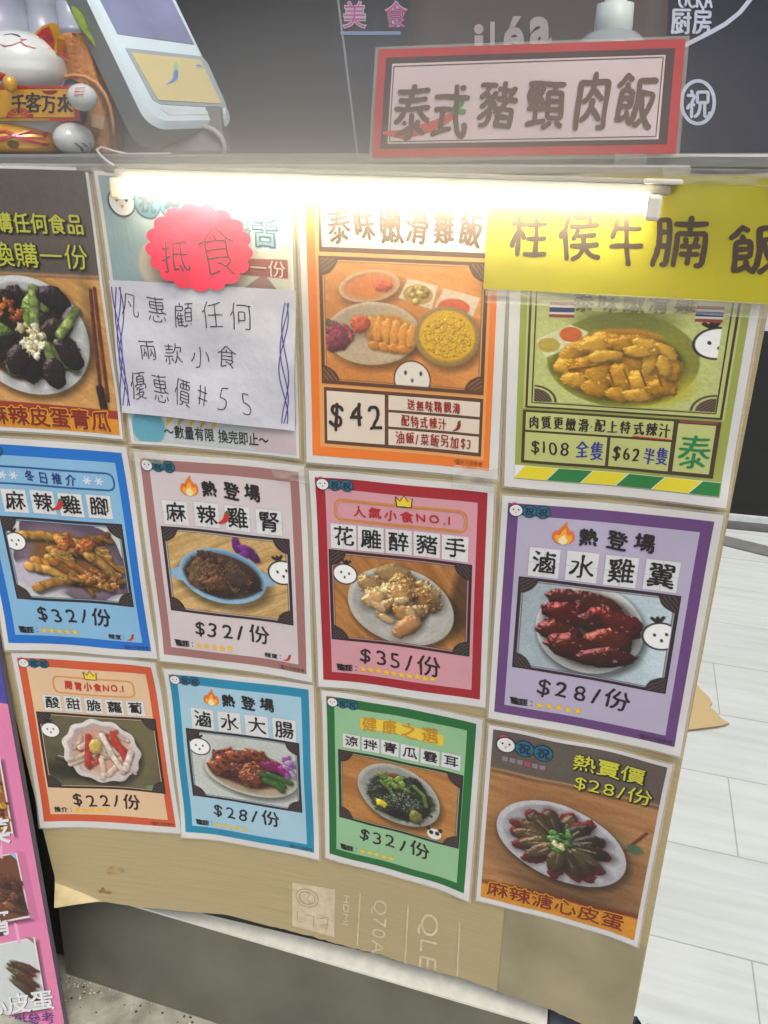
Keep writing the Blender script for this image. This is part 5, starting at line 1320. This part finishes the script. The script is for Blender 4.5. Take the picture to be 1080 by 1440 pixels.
# ------------------------------------------------------------------ payment reader
BLp, BRp, TLp = at_y(212, 178, .06), at_y(335, 174, .16), at_y(106, -40, .1017)
ex, ey = BRp - BLp, TLp - BLp; ey = ey - ex * (ex @ ey) / (ex @ ex); Nn = np.cross(ex, ey); Nn /= np.linalg.norm(Nn); Wd = np.linalg.norm(ex); Hd = np.linalg.norm(ey) * 1.25; ux, uy = ex / Wd, ey / np.linalg.norm(ey)
rd_ = thing('payment_reader', [BLp[0], BLp[1] + .05, .016], 'pale blue grey card payment reader leaning back on the counter', 'card reader')
shell = mat('reader_shell', (204, 220, 222), .3, coat=.3, var=.03); side_m = mat('reader_side', (128, 134, 134), .45, var=.06)
def rr_out(x0, y0, x1, y1, r, n=8):
    o = []
    for cx, cy, a0 in ((x1 - r, y1 - r, 0), (x0 + r, y1 - r, 90), (x0 + r, y0 + r, 180), (x1 - r, y0 + r, 270)): o += [(cx + r * math.cos(R_(a0 + 90 * i / n)), cy + r * math.sin(R_(a0 + 90 * i / n))) for i in range(n + 1)]
    return o
def slab(acc, o, z0, z1, mt, bev=.003, mside=None):
    o = np.array(o); c = o.mean(0); ins = c + (o - c) * (1 - bev / np.abs(o - c).max(0))
    W3 = lambda P2, z: [BLp + ux * x + uy * y + Nn * z for x, y in P2]
    n = len(o); V = W3(o, z0) + W3(o, z1 - bev) + W3(ins + (o - ins) * .35, z1 - bev * .3) + W3(ins, z1)
    acc.add(V, [tuple(range(n - 1, -1, -1))] + [(i, (i + 1) % n, n + (i + 1) % n, n + i) for i in range(n)], mside or mt)
    acc.add(V, [(r * n + i, r * n + (i + 1) % n, (r + 1) * n + (i + 1) % n, (r + 1) * n + i) for r in (1, 2) for i in range(n)] + [tuple(range(3 * n, 4 * n))], mt)
a = Acc(); slab(a, rr_out(0, 0, Wd, Hd, .022), -.042, 0, shell, .006, side_m); a.build('housing', rd_)
def fpx(u_, v_):
    d_ = ray(u_, v_); t_ = ((BLp - CAM) @ Nn) / (d_ @ Nn); p_ = CAM + d_ * t_ - BLp; return (p_ @ ux, p_ @ uy)
def fquad(acc, px, z, mt, zb=None):
    V = [BLp + ux * x + uy * y + Nn * z for x, y in (fpx(*p_) for p_ in px)]; n = len(V)
    if zb is None: acc.add(V, [tuple(range(n))], mt); return
    V += [p_ + Nn * (zb - z) for p_ in V]; acc.add(V, [tuple(range(n))] + [(i, i + n, (i + 1) % n + n, (i + 1) % n) for i in range(n)], mt)
a = Acc(); fquad(a, [(110, -60), (212, -60), (273, 63), (165, 48)], .0006, mat('reader_screen', (126, 130, 160), .12, coat=.5, var=.16, scale=14), -.001); a.build('screen', rd_)
a = Acc(); fquad(a, [(176, 68), (284, 80), (292, 90), (318, 148), (314, 152), (226, 147), (214, 140)], .0008, mat('plate_rim', (150, 164, 166), .3), -.001)
fquad(a, [(184, 75), (281, 85), (311, 147), (222, 142)], .0016, mat('card_plate', (206, 190, 130), .35, var=.03, coat=.3), .0004); a.build('card_plate', rd_)
a = Acc(); fquad(a, [(247, 101), (250, 101), (249, 112), (243, 117), (231, 121), (236, 118), (242, 113), (244, 102)], .0021, mat('logo_blue', (70, 132, 206), .4)); fquad(a, [(244, 100), (249, 100), (249, 93), (247, 88), (244, 92)], .0021, mat('logo_green', (130, 190, 160), .4))
fquad(a, [(272, 91), (283, 93), (285, 97), (274, 96)], .0021, mat('logo_white', (190, 200, 206), .4)); fquad(a, [(275, 92.6), (282, 93.6), (282.5, 95.2), (275.6, 94.4)], .0025, mat('logo_blue_small', (100, 130, 170), .4)); a.build('emblem', rd_)
a = Acc(); fquad(a, [(224, 152), (312, 157), (316, 161), (238, 162)], .0006, mat('reader_slot', (206, 216, 216), .25), -.001); a.build('slot', rd_)
a = Acc(); frame_box(a, at_y(226, 216, .10), np.array([.07, .02, 0]), np.array([-.02, .06, 0]), np.array([-.01, .02, .05]), mat('reader_foot', (96, 96, 94), .5), .004); a.build('stand', rd_)
a = Acc(); tube(a, [at_y(u_, v_, .12) for u_, v_ in ((285, 178), (300, 182), (311, 192), (316, 204), (314, 216))], .0028, mat('reader_cable', (176, 176, 170), .4), 10); a.build('cable', rd_, smooth=True)
a = Acc(); V = [at_y(u_, v_, .10) for u_, v_ in ((100, 8), (112, 20), (122, 40), (138, 66), (141, 74), (128, 58), (112, 38), (104, 22))]; V2 = [p_ + np.array([0, .01, 0]) for p_ in V]; n = len(V)
a.add(V + V2, [tuple(range(n)), tuple(range(2 * n - 1, n - 1, -1))] + [(i, (i + 1) % n, (i + 1) % n + n, i + n) for i in range(n)], mat('green_packet', (150, 172, 66), .5, var=.25, scale=60)); tag(a.build('green_packet', loc=V[0]), 'thin yellow green packet tucked beside the payment reader', 'packet')

# ------------------------------------------------------------------ pump bottle, bag and tubs behind
pb = at_y(862, 40, .05); pump = thing('pump_bottle', [pb[0], pb[1], .015], 'clear soap bottle with a white pump collar behind the red bordered sign', 'bottle')
pw = mat('pump_white', (196, 208, 200), .4, var=.03); zz = at_y(862, 42, .05)[2] - .015; rr_ = (at_y(889, 30, .05) - at_y(836, 30, .05))[0] / 2; ch_ = at_y(862, 6, .05)[2] - .015
a = Acc(); lathe(a, (pb[0], pb[1], .015), [(.034, 0), (.036, .003), (.036, zz - .022), (.033, zz - .012), (.022, zz - .003), (rr_ * .9, zz)], clear_mat('clear_bottle', (206, 214, 216), .45, .08, 0)); a.build('bottle_body', pump, smooth=True)
a = Acc(); lathe(a, (pb[0], pb[1], .015), [(rr_, zz - .001), (rr_ * 1.03, zz + .002), (rr_ * .98, ch_), (rr_ * .6, ch_ + .001), (rr_ * .56, ch_ + .014), (rr_ * .3, ch_ + .015), (rr_ * .28, ch_ + .035)], pw)
a.build('collar', pump, smooth=True)
a = Acc(); hz = .015 + ch_ + .035; ellipsoid(a, (pb[0], pb[1], hz + .004), (.011, .011, .006), pw); tube(a, [(pb[0], pb[1], hz + .004), (pb[0] - .02, pb[1] - .012, hz + .006), (pb[0] - .032, pb[1] - .02, hz)], .004, pw); a.build('pump_head', pump, smooth=True)

by = .17; b0, b1 = at_y(566, 20, by)[0], at_y(948, 20, by)[0]
bag = thing('dark_bag', [(b0 + b1) / 2, by + .05, .015], 'dark brown bag with silver lettering behind the red bordered sign', 'bag')
bm_ = mat('brown_bag', (74, 62, 56), .5, var=.06, scale=8, bump=.08, bscale=14)
a = Acc(); X = np.linspace(0, 1, 13); V = []
for z_, ins in ((.0155, .0), (.06, .002), (.12, .004), (.17, .008), (.22, .014)):
    ring_ = [(b0 + ins + (b1 - b0 - 2 * ins) * x, by - .006 * math.sin(3.14 * x) + ins * .6) for x in X] + [(b1 - ins - (b1 - b0 - 2 * ins) * x, by + .10 + .006 * math.sin(3.14 * x) - ins * .6) for x in X]
    V += [(x, y, z_) for x, y in ring_]
n = 26; a.add(V, [(r * n + i, r * n + (i + 1) % n, (r + 1) * n + (i + 1) % n, (r + 1) * n + i) for r in range(4) for i in range(n)] + [tuple(range(4 * n, 5 * n))], bm_); a.build('bag_body', bag, smooth=True)
bsg = Sheet([tuple(at_y(u_, v_, by)[[0, 2]]) for u_, v_ in ((640, 10), (800, 10), (800, 90), (640, 90))], 160, 80, .009, lambda X, Z: by + 0 * X, 0)
a = Acc(); sil = mat('silver_print', (190, 176, 176), .35, .3)
bsg.text(a, 'i', 24, 8, 46, 92, 1, sil, off=.03); bsg.text(a, 'l', 48, 8, 60, 90, 1, sil, off=.02); bsg.text(a, 'é', 66, 0, 102, 76, 1, sil, off=.03); bsg.text(a, 'a', 102, -16, 140, 66, 1, sil, off=.04); a.build('silver_lettering', bag)
tub_m = mat('pale_blue_tub', (186, 192, 208), .25, trans=.35, var=.08, scale=12)
for lab, u0, u1, y_ in (('pale blue plastic tub behind the lucky cat, nearest the left edge', -70, 8, .30), ('pale blue plastic tub behind the middle of the lucky cat', 16, 68, .36), ('narrow pale blue plastic tub behind the lucky cat, beside the orange cloth', 74, 106, .27)):
    c0, c1 = at_y(u0, 40, y_), at_y(u1, 40, y_); r_ = (c1 - c0)[0] / 2
    t_o = thing('plastic_tub', [(c0 + c1)[0] / 2, y_ + r_, .015], lab, 'tub', 'pale tubs on the counter')
    a = Acc(); lathe(a, ((c0 + c1)[0] / 2, y_ + r_, .015), [(.001, 0), (r_ * .86, 0), (r_ * .9, .004), (r_ * .97, .15), (r_ * 1.02, .152), (r_ * 1.02, .158), (r_ * .95, .158), (r_ * .93, .2), (r_ * .93, .24), (.001, .241)], tub_m, 36); a.build('tub_body', t_o, smooth=True)
    a = Acc(); lathe(a, ((c0 + c1)[0] / 2, y_ + r_, .255), [(r_ * 1.0, 0), (r_ * 1.0, .015), (.001, .016)], mat('tub_lid', (190, 196, 206), .3), 36); a.build('lid', t_o, smooth=True)

# ------------------------------------------------------------------ pink standing board at the left
def by_(Z): return -.05 + .06 * (Z + .685)
def on_board(u_, v_):
    d_ = ray(u_, v_); z_ = -.9
    for _ in range(30):
        t_ = (by_(z_) - CAM[1]) / d_[1]; p_ = CAM + d_ * t_; z_ = p_[2]
    return p_
xr_ = on_board(50, 1210)[0]; z1_ = -.30; z0_ = GZ + .004
PB = Sheet([(xr_ - .60, z1_), (xr_, z1_), (xr_, z0_), (xr_ - .60, z0_)], 600, (z1_ - z0_) * 1000, 0, lambda X, Z: by_(Z), .0, 1)
root = thing('standing_board', [xr_ - .3, by_(z0_), z0_], 'pink and indigo standing menu board with food photos, cut off at the left edge', 'board')
def bmm(u_, v_): p_ = on_board(u_, v_); return (600 - (xr_ - p_[0]) * 1000, (z1_ - p_[2]) * 1000)
a = Acc(); frame_box(a, np.array([xr_ - .6, by_(z0_) + .0015, z0_]), np.array([.6, 0, 0]), np.array([0, .008, 0]), np.array([0, by_(z1_) - by_(z0_), z1_ - z0_]), mat('foam_board', (90, 84, 96), .6), .001); a.build('backing', root)
H_ = (z1_ - z0_) * 1000; p = Pic(380, 0, 600, H_, 1.1); p.fill((226, 130, 172), .02)
yb = bmm(12, 990)[1]; p.poly([(379, -5), (601, -5), (601, yb), (379, yb + 4)], (74, 72, 160)); pq = [bmm(*k) for k in ((20, 1173), (-60, 1180))]
def photo(px, painter):
    P4 = [bmm(*k) for k in px]; p.poly([(x + 6, y + 5) for x, y in P4], (120, 62, 92), soft=8); p.poly(P4, (232, 230, 228)); c = np.mean(P4, 0)
    I4 = [tuple(c + (np.array(k) - c) * [1 - 3.0 / abs(k[0] - c[0]), 1 - 3.0 / abs(k[1] - c[1])]) for k in P4]; painter(I4, c)
def ph1(I4, c):
    p.poly(I4, (150, 90, 40)); r = random.Random(3)
    for i in range(26): x = I4[1][0] - r.uniform(2, 24); y = r.uniform(I4[0][1] + 16, I4[2][1] - 3); p.blob(x, y, 6, 3, r.uniform(-1, 1), r.choice([(226, 190, 60), (210, 160, 40), (110, 44, 30)]), .3, .3, i, ts=3)
    p.poly([I4[0], I4[1], (I4[1][0], I4[1][1] + 16), (I4[0][0], I4[0][1] + 22)], (206, 210, 214))
def ph2(I4, c):
    p.poly(I4, (112, 66, 44)); xr2, yc = I4[1][0], c[1]
    for k in range(26): p.blob(xr2 - 6 - (k * 7) % 34, yc - 30 + (k * 11) % 66, 12, 9, k * .7, [(104, 58, 38), (84, 44, 30), (124, 76, 50)][k % 3], .3, .35, 40 + k, .4)
    p.poly([(xr2 - 14, I4[1][1]), I4[1], (xr2, I4[1][1] + 12)], (150, 190, 206))
    p.poly([(I4[0][0] - 60, I4[0][1] - 40), (xr2 + 4, I4[1][1] - 40), (xr2 + 4, I4[1][1] - 2.8), (I4[0][0] - 60, I4[0][1] - 2.8)], (226, 130, 172)); p.poly([(xr2 + 2.8, I4[1][1] - 8), (xr2 + 18, I4[1][1] - 8), (I4[2][0] + 18, I4[2][1] + 6), (I4[2][0] + 2.8, I4[2][1] + 6)], (206, 116, 156), soft=3)
def ph3(I4, c):
    p.poly(I4, (206, 212, 210)); xr2, yc = I4[1][0], c[1]
    for k in range(7): p.blob(xr2 - 26 - 6 * (k % 3), yc - 34 + k * 10, 22, 9, .10 + .08 * k, (116, 30, 24), .4, .3, 30 + k, .4); p.blob(xr2 - 34 - 6 * (k % 3), yc - 37 + k * 10, 21, 7, .10 + .08 * k, [(66, 60, 34), (50, 40, 28), (84, 80, 44)][k % 3], .5, .3, 50 + k, .4)
    p.poly([(xr2 - 16, I4[1][1]), I4[1], (xr2, I4[1][1] + 12)], (150, 120, 96))
photo([(-80, 1062), (0, 1064), (19, 1172), (-60, 1178)], ph1); photo([(-60, 1212), (24, 1199), (43, 1290), (-40, 1305)], ph2); photo([(-30, 1332), (49, 1318), (66, 1416), (-10, 1432)], ph3)
pa, pb2 = bmm(22, 1300), bmm(27, 1325); p.line([pa, pb2], 6, (232, 170, 200)); pa, pb2 = bmm(0, 1182), bmm(2, 1205); p.line([pa, pb2], 6, (232, 170, 200)); p.grade(n=.02)
PB.picture(p, 1, 'face_print', root)
a = Acc(); shd = ink((70, 52, 66)); wht = ink((232, 232, 232)); pur2 = ink((62, 42, 130))
def btxt(s, px, mt=None, dark=True):
    """text inside four corners of the board's printed, slightly turned layout"""
    global a
    c4 = [tuple(on_board(*k)[[0, 2]]) for k in px]; Lw = np.linalg.norm(np.subtract(c4[1], c4[0])) * 1000; Lh = np.linalg.norm(np.subtract(c4[3], c4[0])) * 1000
    T4 = Sheet(c4, Lw, Lh, 0, lambda X, Z: by_(Z), 0); a = Acc()
    if dark: T4.text(a, s, 1.4, 1.4, Lw + 1.4, Lh + 1.4, 4, shd, off=.015)
    T4.text(a, s, 0, 0, Lw, Lh, 6, mt or wht, off=.02 if dark else 0.0); a.build('lettering', root)
btxt('菜', [(-24, 1151), (14, 1147), (17, 1186), (-22, 1192)]); btxt('雞腎', [(-44, 1287), (14, 1277), (19, 1313), (-40, 1323)])
btxt('溏心皮蛋', [(-58, 1405), (74, 1389), (79, 1418), (-54, 1434)]); btxt('圖片只供參考', [(-40, 1434), (76, 1420), (80, 1438), (-37, 1452)], mt=pur2, dark=False)

# ------------------------------------------------------------------ litter and the cardboard scrap
a = Acc(); r = random.Random(9); wl = mat('pale_grit', (196, 194, 184), .5, var=.3); dl = mat('dark_grit', (60, 56, 48), .7)
for i in range(170):
    if r.random() < .62: u_, v_ = r.gauss(100, 28), r.gauss(1378, 18)
    else: u_, v_ = r.uniform(70, 340), r.uniform(1370, 1450)
    p_ = at_z(u_, v_, GZ); s_ = r.choice([r.uniform(.0005, .0016), r.uniform(.0005, .0013), r.uniform(.001, .0028)])
    if p_[1] > base_y(p_[0], GZ) - .002: p_[1] = base_y(p_[0], GZ) - r.uniform(.003, .02)
    ellipsoid(a, p_ + [0, 0, s_ * .4], (s_ * r.uniform(.7, 1.6), s_, s_ * .6), wl if r.random() < .7 else dl, 6, 4)
tag(a.build('litter'), 'pale and dark grit scattered on the wet concrete by the plinth', 'litter', kind='stuff')
sc_px = [(940, 1035), (950, 960), (976, 960), (985, 972), (996, 983), (1001, 992), (997, 996), (1003, 1001), (1014, 1014), (1025, 1021), (1012, 1024), (962, 1029)]
O2 = [at_z(u_, v_, TZ + .004)[:2] for u_, v_ in sc_px]; cm = np.mean(O2, 0); O2 = [np.array(o_) for o_ in O2]; n = len(O2)
a = Acc(); lift = lambda o_: TZ + .004 + .10 * max(0, o_[0] - .66) * .5
V = [(o_[0], o_[1], lift(o_) + .005) for o_ in O2] + [(o_[0], o_[1], lift(o_)) for o_ in O2]
a.add(V, [tuple(range(n))], mat('scrap_cardboard', (206, 184, 134), .8, var=.12, scale=8, bump=.3, bscale=2.5, stretch=(1, 90, 1))); a.add(V, [(i, i + n, (i + 1) % n + n, (i + 1) % n) for i in range(n)], mat('scrap_edge', (120, 104, 78), .9))
tag(a.build('cardboard_scrap', loc=(cm[0], cm[1], TZ)), 'torn pale cardboard scrap lying on the white tiled floor behind the board', 'cardboard')

# ------------------------------------------------------------------ added air volumes that imitate glare round the stall
a = Acc(); box(a, (-9.5, -9.5, GZ - 1.2), (9.5, 9.5, 2.9), mat('tmp_glare_veil', (200, 200, 200)))
hz = a.build('glare_veil'); hz['kind'] = 'stuff'  # thin even air added for the overall glare veil
hm = bpy.data.materials.new('glare_veil_air'); hm.use_nodes = True; hm.node_tree.nodes.clear()
pv = hm.node_tree.nodes.new('ShaderNodeVolumePrincipled'); pv.inputs['Color'].default_value = (.9, .88, .84, 1); pv.inputs['Density'].default_value = HAZE; pv.inputs['Anisotropy'].default_value = 0.3
mo = hm.node_tree.nodes.new('ShaderNodeOutputMaterial'); hm.node_tree.links.new(pv.outputs[0], mo.inputs['Volume'])
hz.data.materials.clear(); hz.data.materials.append(hm)

# mist volume added along the lamp to stand in for its lens glare
LC = (LA + LB) / 2
a = Acc(); ellipsoid(a, (LC[0], LC[1] + .04, LC[2] + .01), (.60, .15, .27), mat('tmp_glare', (200, 200, 200)), 32, 20)
st = a.build('lamp_glare', loc=(LC[0], LC[1], LC[2])); st['kind'] = 'stuff'
sm = bpy.data.materials.new('glare_air'); sm.use_nodes = True; t = sm.node_tree; t.nodes.clear()
tc = t.nodes.new('ShaderNodeTexCoord'); mp = t.nodes.new('ShaderNodeMapping'); mp.inputs['Location'].default_value = (0, -.13, -.02); mp.inputs['Scale'].default_value = (.72, 3.2, 1.75)
ln = t.nodes.new('ShaderNodeVectorMath'); ln.operation = 'LENGTH'
t.links.new(tc.outputs['Object'], mp.inputs[0]); t.links.new(mp.outputs[0], ln.inputs[0])
mr = t.nodes.new('ShaderNodeMapRange'); mr.interpolation_type = 'SMOOTHERSTEP'
for k_, v_ in (('From Min', .0), ('From Max', .42), ('To Min', GLARE), ('To Max', 0.0)): mr.inputs[k_].default_value = v_
t.links.new(ln.outputs['Value'], mr.inputs['Value'])
pv = t.nodes.new('ShaderNodeVolumePrincipled'); pv.inputs['Color'].default_value = (.95, .94, .9, 1); pv.inputs['Anisotropy'].default_value = 0.2
t.links.new(mr.outputs[0], pv.inputs['Density'])
mo = t.nodes.new('ShaderNodeOutputMaterial'); t.links.new(pv.outputs[0], mo.inputs['Volume'])
st.data.materials.clear(); st.data.materials.append(sm)
